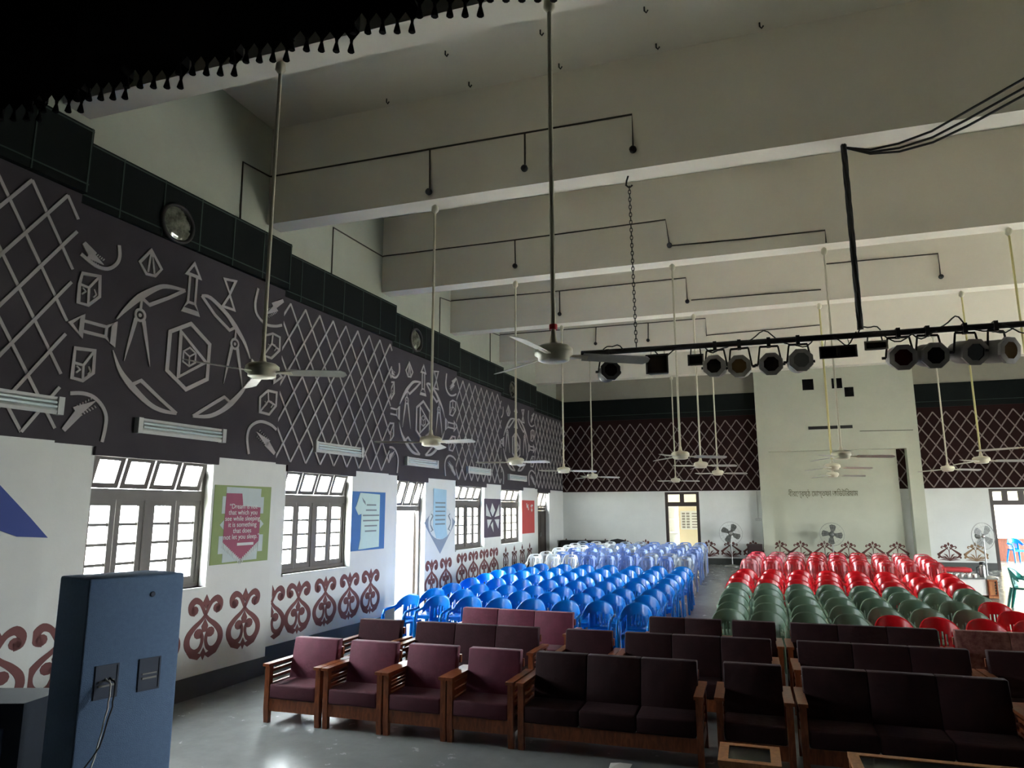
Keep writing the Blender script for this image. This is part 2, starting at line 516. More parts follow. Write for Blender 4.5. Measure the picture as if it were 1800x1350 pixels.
def make_door(idx, k, s0, s1, z1, closed=False):
    root = sempty('door_%d' % idx, BMX[k])
    f0 = fz(BAY[k] + s0)
    fb = MB()
    fb.box(s0, s0+0.06, 0.12, 0.20, f0, z1); fb.box(s1-0.06, s1, 0.12, 0.20, f0, z1)
    fb.box(s0+0.06, s1-0.06, 0.12, 0.20, z1-0.05, z1)
    zt = 2.22
    fb.box(s0+0.06, s1-0.06, 0.12, 0.20, zt-0.05, zt+0.05)
    fb.build('frame', M_wframe if not closed else M_dframe, root)
    transom(root, s0+0.06, s1-0.06, zt+0.05, z1-0.05, 3 if not closed else 2, 0.15)
    w = (s1 - s0 - 0.12) / 2
    for sd in (0, 1):
        if closed:
            x0 = s0 + 0.06 + sd*w
            lf = MB().box(x0+0.003, x0+w-0.003, 0.14, 0.18, f0+0.01, zt-0.055)
            lf.box(x0+0.08, x0+w-0.08, 0.132, 0.14, f0+0.15, f0+0.95); lf.box(x0+0.08, x0+w-0.08, 0.132, 0.14, f0+1.1, zt-0.2)
        else:
            x0 = s0 + 0.06 if sd == 0 else s1 - 0.06 - 0.04
            lf = MB().box(x0, x0+0.04, 0.205, 0.20+w, f0+0.01, zt-0.055)
        lo = lf.build('door_leaf', M_dframe, root)
        hb = MB()
        if closed: hb.box(x0+(w-0.05 if sd == 0 else 0.03), x0+(w-0.03 if sd == 0 else 0.05), 0.10, 0.14, f0+1.0, f0+1.12)
        else: hb.box(x0-0.02, x0+0.06, 0.20+w-0.10, 0.20+w-0.06, f0+1.0, f0+1.1)
        hb.build('handle', M_metal, lo)
    c = BMX[k] @ Vector(((s0+s1)/2, 0.24, (f0+z1)/2))
    portal(c, z1-f0, s1-s0, (0, -PI/2, 0))

for k in range(7):
    for s0, s1, z0, z1, kind, idx in ops[k]:
        if kind == 'win': make_window(idx, k, s0, s1, z0, z1)
        else: make_door(idx, k, s0, s1, z1, closed=(idx == 2))
# simple glazed frames on the unseen wall
for i, (a, c, z0, z1) in enumerate(RW):
    fb = MB()
    z0 = max(z0, 0)
    mx = Matrix.Translation((HW+0.1, 0, 0)) @ Matrix.Rotation(PI/2, 4, 'Z')
    if z0 > 0:
        pane_frame(fb, a, c, z0, z1, -0.04, 0.04, 0.06)
        for q in range(1, 4): fb.box(a+(c-a)*q/4-0.05, a+(c-a)*q/4+0.05, -0.03, 0.03, z0, z1)
        for q in range(1, 5): fb.box(a, c, -0.02, 0.02, z0+(z1-z0)*q/5-0.012, z0+(z1-z0)*q/5+0.012)
    else:
        pane_frame(fb, a, c, fz(a), z1, -0.04, 0.04, 0.06, 0.001)
        fb.box(a, c, -0.04, 0.04, 2.17, 2.27)
    struct(fb.build(('window_%d' % (11 + i)) if z0 > 0 else ('door_%d' % (11 + i)), M_wframe, None, mx))

# ------------------------------------------------------------------ dark upper panels of the window wall
ZLT = 5.40          # top of the lattice field, foot of the band
ZBT = 6.08          # top of the band
LATW = 0.36

def lattice(parent, x0, x1, z0, z1, d, m, phase=0.0, wid=0.032):
    """two families of slanting strips, each strip one piece, cut at the field's edges"""
    h = (z1 - z0) / 4.5                # rise of a strip over one diamond width
    slope = h / LATW / 1.0
    dx = (z1 - z0) / slope
    for sgn in (1, -1):
        n0 = int(math.floor((x0 - x1 - dx) / LATW)) - 1
        for q in range(n0, -n0 + 1):
            xa = x0 + phase + q * LATW
            if sgn == 1: p, e = (xa, z0), (xa + dx, z1)
            else: p, e = (xa + LATW*0.5, z1), (xa + LATW*0.5 + dx, z0)
            # clip to x range
            (ax, az), (bx, bz) = p, e
            if bx <= x0 + 0.02 or ax >= x1 - 0.02: continue
            def at(x): return az + (bz - az) * (x - ax) / (bx - ax)
            cx0, cx1 = max(ax, x0), min(bx, x1)
            if cx1 - cx0 < 0.06: continue
            MB().ribbon([(cx0, at(cx0)), (cx1, at(cx1))], wid, 0.002, -d - (0.004 if sgn == 1 else 0)).build('lattice_strip', m, parent)

def cube_pic(mb, pts, c, w, d0, d1):
    mb.ribbon(pts, w, d0, d1, True)
    for i in (1, 3, 5): mb.ribbon([c, pts[i]], w*0.8, d0, d1)

def medallion(parent, m, sc=1.0):
    """raised drawing of blades round a cube, with dividers, arrows and an hourglass (metres along the bay / height)"""
    D = (0.002, -0.016)
    def P(l): return [(x*sc, z) for x, z in l]
    def part(name):
        b = MB(); return b, (lambda: b.build(name, m, parent))
    W = 0.042
    b, fin = part('raised_blade')
    b.sribbon(P([(0.69,4.25),(0.79,4.39),(0.95,4.57),(1.16,4.74),(1.31,4.81),(1.58,4.84)]), [0.01,0.05,0.08,0.06,0.05,0.03], *D)
    b.ribbon(P([(1.58,4.84),(1.35,4.68),(1.09,4.52),(0.97,4.58)]), W, *D); fin()
    b, fin = part('raised_blade')
    b.sribbon(P([(1.84,4.85),(1.99,4.86),(2.27,4.73),(2.45,4.59),(2.64,4.41),(2.76,4.22)]), [0.03,0.05,0.06,0.08,0.05,0.01], *D)
    b.ribbon(P([(1.84,4.85),(2.08,4.66),(2.35,4.52),(2.47,4.60)]), W, *D); fin()
    b, fin = part('raised_blade')
    b.sribbon(P([(0.68,3.90),(0.79,3.70),(0.95,3.55),(1.19,3.39),(1.38,3.33),(1.60,3.32)]), [0.01,0.05,0.08,0.06,0.05,0.03], *D)
    b.ribbon(P([(1.60,3.32),(1.35,3.46),(1.07,3.63),(0.95,3.56)]), W, *D); fin()
    b, fin = part('raised_blade')
    b.sribbon(P([(1.85,3.32),(2.10,3.35),(2.30,3.44),(2.47,3.57),(2.65,3.75),(2.76,3.92)]), [0.03,0.05,0.06,0.08,0.05,0.01], *D)
    b.ribbon(P([(1.85,3.32),(2.10,3.48),(2.34,3.63),(2.48,3.56)]), W, *D); fin()
    for (cx, cz, l) in ((0.98, 4.37, 0.56), (2.46, 4.36, 0.56)):
        b, fin = part('raised_dividers')
        b.ribbon(P([(cx, cz+0.05), (cx, cz+0.19)]), 0.03, *D)
        b.ribbon(P([(cx+0.065*math.cos(t*PI/7), cz+0.065*math.sin(t*PI/7)) for t in range(14)]), 0.03, *D, closed=True)
        b.disc(cx*sc, cz, 0.022, *D, n=10)
        b.ribbon(P([(cx-0.05, cz-0.05), (cx-0.10, cz-0.30), (cx-0.15, cz-l)]), [0.055, 0.04, 0.006], *D)
        b.ribbon(P([(cx+0.05, cz-0.05), (cx+0.12, cz-0.30), (cx+0.19, cz-l)]), [0.055, 0.04, 0.006], *D); fin()
    b, fin = part('raised_hexagon')
    b.ribbon(P([(1.71,4.45),(2.03,4.26),(2.03,3.81),(1.71,3.63),(1.41,3.81),(1.41,4.28)]), 0.05, *D, closed=True); fin()
    b, fin = part('raised_triangle')
    b.ribbon(P([(1.57,4.32),(1.99,4.02),(1.58,3.76)]), 0.04, *D, closed=True); fin()
    b, fin = part('raised_cube')
    cube_pic(b, P([(1.72,4.15),(1.82,4.10),(1.82,3.98),(1.73,3.92),(1.63,3.96),(1.63,4.09)]), (1.725*sc, 4.04), 0.022, *D); fin()
    b, fin = part('raised_diamond')
    b.ribbon(P([(1.05,5.17),(1.21,4.99),(1.13,4.88),(1.01,4.87),(0.91,4.98)]), 0.034, *D, closed=True)
    b.ribbon(P([(1.05,5.15),(1.03,4.90)]), 0.025, *D); b.ribbon(P([(1.06,5.15),(1.12,4.90)]), 0.025, *D); fin()
    def arrow(tip, ang, l):
        b, fin = part('raised_arrow')
        c, s = math.cos(ang), math.sin(ang)
        f = lambda u, v: ((tip[0] - u*c - v*s)*sc, tip[1] - u*s + v*c)
        b.ribbon([f(0,0), f(0.25*l,0.105), f(0.25*l,-0.105)], 0.036, *D, closed=True)
        b.ribbon([f(0.25*l,0.055), f(0.82*l,0.055)], 0.034, *D); b.ribbon([f(0.25*l,-0.055), f(0.82*l,-0.055)], 0.034, *D)
        b.ribbon([f(0.82*l,0.055), f(l,0.13), f(l,-0.13), f(0.82*l,-0.055)], 0.034, *D, closed=True); fin()
    arrow((1.69, 5.22), PI/2, 0.62); arrow((0.17, 4.08), PI, 0.5); arrow((3.42, 4.08), 0.0, 0.6)
    b, fin = part('raised_hourglass')
    b.ribbon(P([(2.20,5.18),(2.40,5.21),(2.31,5.01)]), 0.035, *D, closed=True)
    b.ribbon(P([(2.31,4.99),(2.41,4.81),(2.20,4.81)]), 0.035, *D, closed=True); fin()
    for pts, c in (([(0.24,4.63),(0.44,4.66),(0.46,4.44),(0.34,4.31),(0.23,4.31),(0.22,4.51)], (0.33,4.50)),
                   ([(0.25,3.83),(0.47,3.85),(0.48,3.61),(0.37,3.51),(0.25,3.52),(0.25,3.68)], (0.36,3.67)),
                   ([(3.03,4.61),(3.18,4.67),(3.33,4.65),(3.34,4.46),(3.18,4.31),(3.02,4.32)], (3.17,4.52)),
                   ([(3.00,3.72),(3.15,3.84),(3.33,3.84),(3.33,3.65),(3.20,3.51),(3.01,3.52)], (3.17,3.70))):
        b, fin = part('raised_cube'); cube_pic(b, P(pts), (c[0]*sc, c[1]), 0.034, *D)
        b.ribbon(P([(c[0]-0.07,c[1]-0.09),(c[0]-0.03,c[1]-0.05),(c[0]-0.07,c[1]-0.02)]), 0.016, *D)
        b.ribbon(P([(c[0]+0.06,c[1]-0.09),(c[0]+0.09,c[1]-0.05),(c[0]+0.06,c[1]-0.0)]), 0.016, *D); fin()
    for pts in ([(0.25,3.36),(0.38,3.38),(0.51,3.36),(0.62,3.28),(0.68,3.17),(0.68,3.03),(0.66,2.90)],
                [(0.20,4.83),(0.38,4.76),(0.52,4.77),(0.62,4.86),(0.65,4.96),(0.63,5.08)],
                [(2.83,5.24),(2.79,5.01),(2.84,4.86),(3.02,4.77),(3.22,4.79),(3.36,4.84)],
                [(2.85,2.93),(2.80,3.14),(2.85,3.30),(3.03,3.39),(3.24,3.37),(3.37,3.31)]):
        b, fin = part('raised_curve'); b.sribbon(P(pts), 0.04, *D); fin()
    for pts in ([(0.22,2.98),(0.36,3.17),(0.33,3.18),(0.54,3.32)], [(0.22,4.96),(0.33,4.87),(0.29,4.86),(0.47,4.80)],
                [(3.36,5.21),(3.15,5.07),(3.22,5.06),(3.01,4.91)], [(3.36,2.97),(3.18,3.11),(3.22,3.10),(2.97,3.24)]):
        b, fin = part('raised_pen'); b.ribbon(P(pts), [0.05, 0.05, 0.05, 0.006], *D)
        (xa, za), (xb, zb) = pts[2], pts[3]
        for q in range(6):
            t = 0.15 + q*0.14; px, pz = xa + (xb-xa)*t, za + (zb-za)*t
            nx, nz = (zb-za), -(xb-xa); l = math.hypot(nx, nz)
            for s in (-1, 1):
                b.ribbon(P([(px + s*nx/l*0.035, pz + s*nz/l*0.035), (px + s*nx/l*0.06 + 0.01, pz + s*nz/l*0.06)]), 0.012, *D)
        fin()

PLAB = ['dark panel with white lattice strips above the torn blue and white poster, next to the stage',
        'dark panel with raised circle of blades, dividers and arrows above the window nearest the stage',
        'dark panel with white lattice strips above the green framed window bay with the torn blue poster',
        'dark panel with raised circle of blades above the open bright doorway',
        'dark panel with white lattice strips above the window beside the diamond shaped poster',
        'dark panel with raised circle of blades above the window beside the red poster',
        'dark panel with white lattice strips in the corner by the rear wall']
PLAB[0] = 'dark wall panel with white lattice strips in the bay next to the stage'
PLAB[2] = 'dark wall panel with white lattice strips above the window beside the torn blue poster'
for k in range(7):
    L = BLEN[k]
    root = thing('wall_panel', PLAB[k], 'wall panel', mx=BMX[k], group='dark panels of the window wall')
    MB().box(0, L, 0, TH, ZP, ZLT).build('backing', M_panel, root)
    bd = MB().hexa([(0,-0.02,ZLT-0.02),(L,-0.08,ZLT-0.02),(L,TH,ZLT-0.02),(0,TH,ZLT-0.02)], [(0,-0.02,ZBT),(L,-0.08,ZBT),(L,TH,ZBT),(0,TH,ZBT)])
    bo = bd.build('top_band', M_band, root)
    def by(s): return -0.02 - 0.06*s/L
    rb = MB()
    nsq = 6
    for q in range(nsq + 1):
        s = 0.02 + (L - 0.04)*q/nsq
        rb.box(s-0.008, s+0.008, by(s)-0.006, 0.0, ZLT-0.02, ZBT)
    for z in (ZLT+0.07, ZBT-0.03):
        rb.hexa([(0,by(0)-0.005,z-0.008),(L,by(L)-0.005,z-0.008),(L,0,z-0.008),(0,0,z-0.008)], [(0,by(0)-0.005,z+0.008),(L,by(L)-0.005,z+0.008),(L,0,z+0.008),(0,0,z+0.008)])
    rb.build('painted_rules', M_rule, bo)
    if k % 2 == 0:
        lattice(root, 0.14 if k else 0.0, L-0.02, 2.90, 5.30, 0.012, M_strip, phase=0.05 if k else 0.18)
    else:
        medallion(root, M_strip, L / 3.41)

for k in range(7):
    for s0, s1, z0, z1, kind, idx in ops[k]:
        tag(MB().box(s0-0.02, s1+0.05, -0.035, 0.10, HEAD-0.075, ZP-0.002).build('lintel_board', M_panel, None, BMX[k]), 'dark lintel board over the %s' % (['window nearest the stage', 'second window from the stage', 'third window from the stage', 'window beside the red poster'][idx-1] if kind == 'win' else ['bright open doorway', 'dark closed door in the rear corner'][idx-1]), 'lintel', 'lintel boards of the window wall')

# round exhaust openings in the band
for n, (Ya, za) in enumerate([(6.46, 5.65), (13.1, 5.72), (19.54, 5.70)]):
    k, s, z = LW(Ya, za)
    L = BLEN[k]; yb = -0.02 - 0.06*s/L
    root = thing('round_vent', ['round glazed vent in the dark band above the first window from the stage',
                                'round glazed vent in the dark band above the bright doorway',
                                'small shining round vent in the dark band nearest the rear wall'][n], 'vent', mx=BMX[k] @ Matrix.Translation((s, yb, z)), group='round vents in the band')
    RX = Matrix.Rotation(PI/2, 3, 'X')
    MB().lathe([(0.25, 0.0), (0.25, 0.03), (0.215, 0.035), (0.21, 0.005)], 28, mx=RX).build('rim', M_pipe, root)
    MB().lathe([(0.21, 0.004), (0.20, 0.012), (0.12, 0.03), (0.01, 0.036)], 28, mx=RX).build('glass_disc', mat('bubbled_glass', lin(150, 152, 140), 0.12, metal=0.6, var=0.5, vscale=11, col2=lin(70, 72, 62)), root)

# ------------------------------------------------------------------ stencilled ornaments on the white dado
def fleur(mb, cx, z0, w=1.0, h=1.0, ring=False, half=0):
    D = (0.002, -0.004)
    sx = w; sz = h
    def P(l): return [(cx + x*sx, z0 + z*sz) for x, z in l]
    sides = (-1, 1) if not half else (half,)
    for s in sides:
        pts = [(0.15,0.545),(0.205,0.57),(0.215,0.64),(0.16,0.69),(0.085,0.66),(0.04,0.59),(0.0,0.51)]
        body = [(-0.06,0.445),(-0.15,0.38),(-0.225,0.30),(-0.245,0.22),(-0.215,0.14),(-0.14,0.095),(-0.065,0.12),(-0.03,0.19),(-0.03,0.26),(-0.06,0.30)]
        if half == 0:
            mb.sribbon(P([(s*x, z) for x, z in pts + body]), [0.07,0.085,0.085,0.08,0.06,0.05,0.04,0.05,0.065,0.08,0.085,0.08,0.07,0.055,0.045,0.05,0.06], *D)
        else:
            mb.sribbon(P([(s*x, z) for x, z in pts]), [0.07,0.085,0.085,0.08,0.06,0.05,0.04], *D)
            mb.sribbon(P([(-s*x, z) for x, z in [(0,0.51)] + body]), [0.04,0.05,0.065,0.08,0.085,0.08,0.07,0.055,0.045,0.05,0.06], *D)
        mb.disc(cx + s*0.165*sx, z0 + 0.575*sz, 0.055*sx, *D, n=10, rz=0.055*sz)
        mb.disc(cx + s*0.085*sx, z0 + 0.30*sz, 0.065*sx, *D, n=10, rz=0.06*sz)
        mb.poly(P([(s*0.01,0.05),(s*0.10,0.085),(s*0.24,0.105),(s*0.19,0.04),(s*0.08,0.0)]), *D)
    if half == 0:
        mb.poly(P([(0,0.75),(0.05,0.66),(0,0.58),(-0.05,0.66)]), *D)
        mb.poly(P([(0,0.47),(0.05,0.38),(0.03,0.31),(-0.03,0.31),(-0.05,0.38)]), *D)
        mb.poly(P([(0,0.13),(0.04,0.06),(0,-0.015),(-0.04,0.06)]), *D)
    else:
        mb.poly(P([(0,0.75),(half*0.05,0.66),(0,0.58)]), *D); mb.poly(P([(0,0.47),(half*0.05,0.38),(half*0.03,0.31),(0,0.31)]), *D)

def ringmotif(mb, cx, z0, w=1.0, h=1.0):
    D = (0.002, -0.004)
    def P(l): return [(cx + x*w, z0 + z*h) for x, z in l]
    mb.ribbon(P([(0.17*math.cos(t*PI/9), 0.30+0.20*math.sin(t*PI/9)) for t in range(18)]), 0.05, *D, closed=True)
    mb.ribbon(P([(0,0.14),(0,0.46)]), [0.03,0.07], *D)
    for s in (-1, 1):
        mb.ribbon(P([(s*0.02,0.48),(s*0.10,0.55),(s*0.17,0.54),(s*0.15,0.48)]), 0.05, *D)
        mb.ribbon(P([(s*0.02,0.12),(s*0.12,0.05),(s*0.22,0.02),(s*0.20,0.10)]), 0.055, *D)
        mb.ribbon(P([(s*0.02,0.2),(s*0.08,0.26),(s*0.09,0.34)]), 0.035, *D)
    mb.poly(P([(0,0.75),(0.06,0.64),(0,0.54),(-0.06,0.64)]), *D)

ZM = 0.385
for Ya in (4.15, 4.84, 5.48, 6.05, 6.76, 7.48, 8.21, 9.42, 10.14, 10.87, 11.58, 14.18, 14.94, 15.88, 16.62, 17.38, 18.12):
    k, s, z = LW(Ya, ZM)
    mb = MB(); fleur(mb, s, z + (0.06 if Ya > 15 else 0), 1.08, 1.0)
    mb.build('painted_ornament', M_mauve, wall_left, BMX[k])
for Ya in (8.78,):
    k, s, z = LW(Ya, ZM); mb = MB(); fleur(mb, s, z, 1.08, 1.0, half=1); mb.build('painted_ornament', M_mauve, wall_left, BMX[k])
for Ya in (19.10, 19.87, 20.63, 21.40):
    k, s, z = LW(Ya, ZM + 0.08); mb = MB(); ringmotif(mb, s, z, 1.0, 0.95); mb.build('painted_ornament', M_brown, wall_left, BMX[k])

# ------------------------------------------------------------------ tube lamps under the panels
TUB = [(3.95, 5.33, 3.2), (6.17, 7.52, 3.13), (9.64, 11.04, 3.18), (12.82, 14.28, 3.16), (16.12, 17.65, 3.16), (19.31, 20.91, 3.12)]
TL = ['grey twin tube lamp on the dark wall by the stage, at the edge of view', 'grey twin tube lamp above the window next to the tall speaker', 'grey twin tube lamp across the lattice above the second window from the stage',
      'grey twin tube lamp above the bright open doorway', 'grey twin tube lamp across the lattice above the third window from the stage', 'small grey twin tube lamp above the window beside the red poster']
for i, (a, c, z) in enumerate(TUB):
    k, s0, zz = LW(a, z); k2, s1, _ = LW(c, z)
    if k2 != k: s1 = BLEN[k] - 0.02
    root = thing('tube_lamp', TL[i], 'lamp', mx=BMX[k] @ Matrix.Translation(((s0+s1)/2, 0, zz)), group='tube lamps on the window wall')
    h = (s1 - s0) / 2
    hb = MB()
    hb.hexa([(-h,-0.055,-0.085),(h,-0.055,-0.085),(h,0.0,-0.07),(-h,0.0,-0.07)], [(-h,-0.065,-0.05),(h,-0.065,-0.05),(h,0,0.05),(-h,0,0.05)])
    hb.hexa([(-h,-0.045,0.06),(h,-0.045,0.06),(h,0,0.03),(-h,0,0.03)], [(-h,-0.05,0.085),(h,-0.05,0.085),(h,0,0.085),(-h,0,0.085)])
    hb.build('housing', M_lampbody, root)
    for e in (-1, 1): MB().box(e*h - 0.03, e*h + 0.03, -0.07, 0, -0.085, 0.088).build('end_cap', M_lampbody, root)
    for zt in (-0.012, 0.03): MB().tube([(-h+0.04, -0.055 + zt*0.2, zt), (h-0.04, -0.055 + zt*0.2, zt)], 0.016, 8).build('tube', M_tubelamp, root)

# ------------------------------------------------------------------ posters
def wallthing(name, label, Ya, za, group=None):
    k, s, z = LW(Ya, za)
    return thing(name, label, 'poster', mx=BMX[k] @ Matrix.Translation((s, 0, z)), group=group)
def text_mesh(name, body, size, m, parent, x, z, d=-0.012, align='CENTER', shear=0, width=None):
    cu = bpy.data.curves.new(name, 'FONT')
    cu.body = body; cu.size = size; cu.align_x = align; cu.extrude = 0.001
    if shear: cu.shear = shear
    tmp = bpy.data.objects.new(name, cu); COL.objects.link(tmp)
    dg = bpy.context.evaluated_depsgraph_get()
    me = bpy.data.meshes.new_from_object(tmp.evaluated_get(dg))
    bpy.data.objects.remove(tmp); bpy.data.curves.remove(cu)
    if len(me.vertices) == 0: return None
    if width:
        xs = [v.co.x for v in me.vertices]; k = width / (max(xs) - min(xs))
        for v in me.vertices: v.co.x *= k
    me.materials.clear(); me.materials.append(m)
    o = link(name, me, parent, Matrix.Translation((x, d, z)) @ Matrix.Rotation(PI/2, 4, 'X'))
    o['kind'] = 'stuff'
    return o

Mp = lambda n, r, g, b: mat(n, lin(r, g, b), 0.7, var=0.06, vscale=5)
P_green = Mp('olive_green_print', 134, 152, 96); P_white = Mp('white_print', 206, 210, 206); P_pink = Mp('crimson_print', 150, 74, 98)
P_pale = Mp('pale_grey_print', 184, 196, 196); P_blue = Mp('blue_print', 58, 110, 168); P_mint = Mp('mint_print', 190, 214, 206)
P_navy = Mp('navy_print', 44, 66, 140); P_grey = Mp('grey_print', 130, 142, 156); P_sky = Mp('pale_blue_print', 160, 194, 208)
P_plum = Mp('dark_plum_print', 78, 68, 82); P_red = Mp('red_print', 186, 74, 70); P_ink = Mp('grey_ink', 120, 130, 130); P_purple = Mp('purple_print', 96, 54, 110)
# green poster with the quotation
r = wallthing('wall_poster', 'green bordered poster with crimson pennant quoting Dream is not that which you see', 8.05, 2.0)
MB().box(-0.52, 0.52, -0.006, 0.0, -0.49, 0.50).build('green_sheet', P_green, r)
b = MB(); b.poly([(-0.32,-0.47),(0.30,-0.46),(0.32,0.47),(-0.32,0.48)], -0.006, -0.009)
for s in (-1, 1):
    b.box(min(s*0.38, s*0.31), max(s*0.38, s*0.31), -0.009, -0.006, 0.14, 0.36); b.box(min(s*0.40, s*0.31), max(s*0.40, s*0.31), -0.009, -0.006, -0.36, -0.14)
    b.poly([(s*0.33,0.06),(s*0.40,0.0),(s*0.33,-0.06)], -0.006, -0.009)
b.build('white_sheet', P_pale, r)
MB().poly([(-0.32,0.40),(-0.04,0.40),(-0.01,0.24),(0.32,0.22),(0.32,-0.22),(0.0,-0.46),(-0.33,-0.22)], -0.009, -0.011).build('pennant', P_pink, r)
fr = MB()
for q in range(24):
    t = q / 23.0; x = -0.33 + 0.65*t; z = -0.24 - 0.22*(1 - abs(2*t-1))
    fr.box(x-0.006, x+0.006, -0.013, -0.009, z-0.05, z+0.02)
fr.build('fringe', P_white, r)
for i, tx in enumerate(['\u201cDream is not', 'that which you', 'see while sleeping', 'it is something', 'that does', 'not let you sleep.\u201d']):
    text_mesh('lettering', tx, 0.088, P_white, r, 0.0, 0.205 - i*0.078, -0.0125)
MB().box(-0.08, 0.22, -0.013, -0.011, -0.27, -0.235).build('name_strip', P_white, r)
# torn blue poster
r = wallthing('wall_poster', 'torn blue poster with a pale mint sheet between the second window and the doorway', 11.44, 2.0)
MB().box(-0.52, 0.52, -0.006, 0.0, -0.50, 0.50).build('blue_sheet', P_blue, r)
MB().poly([(-0.30,0.48),(0.33,0.46),(0.34,-0.46),(-0.30,-0.48),(-0.25,-0.30),(-0.24,0.12),(-0.33,0.10),(-0.43,0.22),(-0.40,0.26)], -0.006, -0.010).build('torn_sheet', P_mint, r)
b = MB()
for i in range(6):
    w = [0.30, 0.34, 0.52, 0.50, 0.40, 0.36][i]
    b.box(0.06-w/2, 0.06+w/2, -0.0115, -0.010, 0.26-i*0.09, 0.285-i*0.09)
b.poly([(-0.24,0.40),(-0.14,0.33),(-0.12,0.27),(-0.20,0.33)], -0.010, -0.0115)
b.build('faded_print', P_ink, r)
# diamond poster
r = wallthing('wall_poster', 'grey diamond shaped poster with a pale blue sheet beside the doorway', 14.58, 1.92)
MB().poly([(-0.02,0.42),(0.74,0.0),(0.02,-0.66),(-0.72,0.0)], -0.006, 0.0).build('diamond_sheet', P_grey, r)
b = MB(); b.disc(0.02, 0.0, 0.56, -0.006, -0.009, 24, 0.36); b.build('white_oval', P_white, r)
MB().poly([(-0.33,0.72),(0.27,0.70),(0.27,-0.05),(0.34,-0.30),(0.10,-0.36),(-0.18,-0.33),(-0.33,-0.08)], -0.009, -0.012).build('pale_sheet', P_sky, r)
b = MB()
for i in range(6): b.box(-0.24, 0.22, -0.0135, -0.012, 0.40-i*0.09, 0.43-i*0.09)
for s in (-1, 1):
    b.ribbon([(0.02+s*0.44,0.18),(0.02+s*0.36,0.14),(0.02+s*0.46,0.03),(0.02+s*0.46,-0.05),(0.02+s*0.36,-0.16),(0.02+s*0.45,-0.18)], 0.03, -0.009, -0.011)
b.build('scroll_print', P_ink, r)
# dark poster with white triangles
r = wallthing('wall_poster', 'dark plum poster with white triangles between the two rearmost windows', 18.0, 1.98)
MB().box(-0.54, 0.54, -0.006, 0.0, -0.49, 0.49).build('plum_sheet', P_plum, r)
for t in ([(-0.42,0.36),(-0.10,0.02),(-0.42,0.06)], [(-0.03,0.38),(0.16,0.20),(0.0,0.04),(-0.16,0.18)], [(0.44,0.36),(0.12,0.02),(0.44,0.06)],
          [(-0.36,-0.04),(-0.06,-0.04),(-0.30,-0.26)], [(0.12,-0.04),(0.44,-0.04),(0.38,-0.28)], [(0.02,-0.10),(0.06,-0.36),(-0.12,-0.18)]):
    MB().poly(t, -0.006, -0.009).build('white_triangle', P_white, r)
# red poster
r = wallthing('wall_poster', 'plain red poster with small white marks near the corner door', 21.27, 1.98)
MB().box(-0.54, 0.54, -0.006, 0.0, -0.49, 0.49).build('red_sheet', P_red, r)
b = MB()
b.ribbon([(-0.15,0.40),(-0.12,0.32),(-0.02,0.28),(0.02,0.20)], 0.05, -0.006, -0.009); b.ribbon([(-0.14,0.28),(0.0,0.36)], 0.04, -0.006, -0.009)
b.build('white_mark', P_white, r); b = MB()
b.ribbon([(0.30,0.38),(0.30,0.20)], 0.04, -0.006, -0.009); b.ribbon([(0.20,0.32),(0.40,0.34)], 0.04, -0.006, -0.009); b.poly([(0.22,0.22),(0.38,0.22),(0.30,0.14)], -0.006, -0.009)
b.build('white_mark', P_white, r)
# blue and white poster at the edge
r = wallthing('wall_poster', 'large navy and pale blue cut paper design by the stage', 4.87, 2.05)
MB().poly([(-0.45,0.62),(-0.20,0.40),(0.16,0.06),(0.34,-0.12),(0.05,-0.10),(-0.22,0.0),(-0.45,-0.02)], -0.004, -0.010).build('navy_wedge', P_navy, r)
MB().poly([(-0.45,0.30),(-0.30,0.16),(-0.28,-0.05),(-0.10,-0.08),(-0.20,-0.55),(-0.45,-0.62)], -0.006, -0.012).build('pale_sheet', P_sky, r)
MB().poly([(-0.45,-0.22),(-0.24,-0.24),(-0.30,-0.52),(-0.45,-0.50)], -0.012, -0.015).build('purple_wedge', P_purple, r)

# ------------------------------------------------------------------ rear wall
D3 = (3.80, 4.94); D4 = (13.42, 15.1)
ZRP = 2.81
wb = MB()
x = -0.25
for a, c in (D3, D4):
    wb.box(x, a, YR, YR+TH, -0.1, ZRP); wb.box(a, c, YR, YR+TH, 2.78, ZRP); x = c
wb.box(x, HW+0.25, YR, YR+TH, -0.1, ZRP)
wb.box(7.0, 10.8, YR, YR+TH, ZRP, 5.9)
wall_rear = struct(wb.build('wall_rear', M_wall))
MB().box(-0.25, HW+0.25, YR, YR+TH, 5.9, ZC).build('shaded_upper_wall', mat('shaded_brown_grey_wall', lin(150, 146, 130), 0.85, var=0.12, vscale=0.9), wall_rear)  # brown-grey darkened so the colour carries the weak light up here
sb = MB()
for a, c in ((0, D3[0]), (D3[1], D4[0]), (D4[1], HW)): sb.box(a, c, YR-0.012, YR+0.02, 0.2, 0.60)
struct(sb.build('baseboard_rear', M_skirt))
for n, (x0, x1, lab) in enumerate([(0.0, 7.0, 'dark maroon panel with white lattice strips on the rear wall, window side of the booth'), (10.8, HW, 'dark maroon panel with white lattice strips on the rear wall, beyond the booth with the second doorway')]):
    root = thing('wall_panel', lab, 'wall panel', mx=RMX, group='dark panels of the rear wall')
    MB().box(x0, x1, 0.0, TH, ZRP, 5.35).build('backing', M_panel2, root)
    bo = MB().box(x0, x1, -0.03, TH, 5.33, ZBT).build('top_band', M_band, root)
    MB().box(x0, x1, -0.036, -0.03, 5.50, 5.515).build('painted_rule', M_rule, bo)
    lattice(root, x0 + 0.03, min(x1 - 0.05, 15.6) if n else x1 - 0.03, 2.84, 5.18, 0.012, M_strip2, phase=0.32 if n == 0 else 0.07)

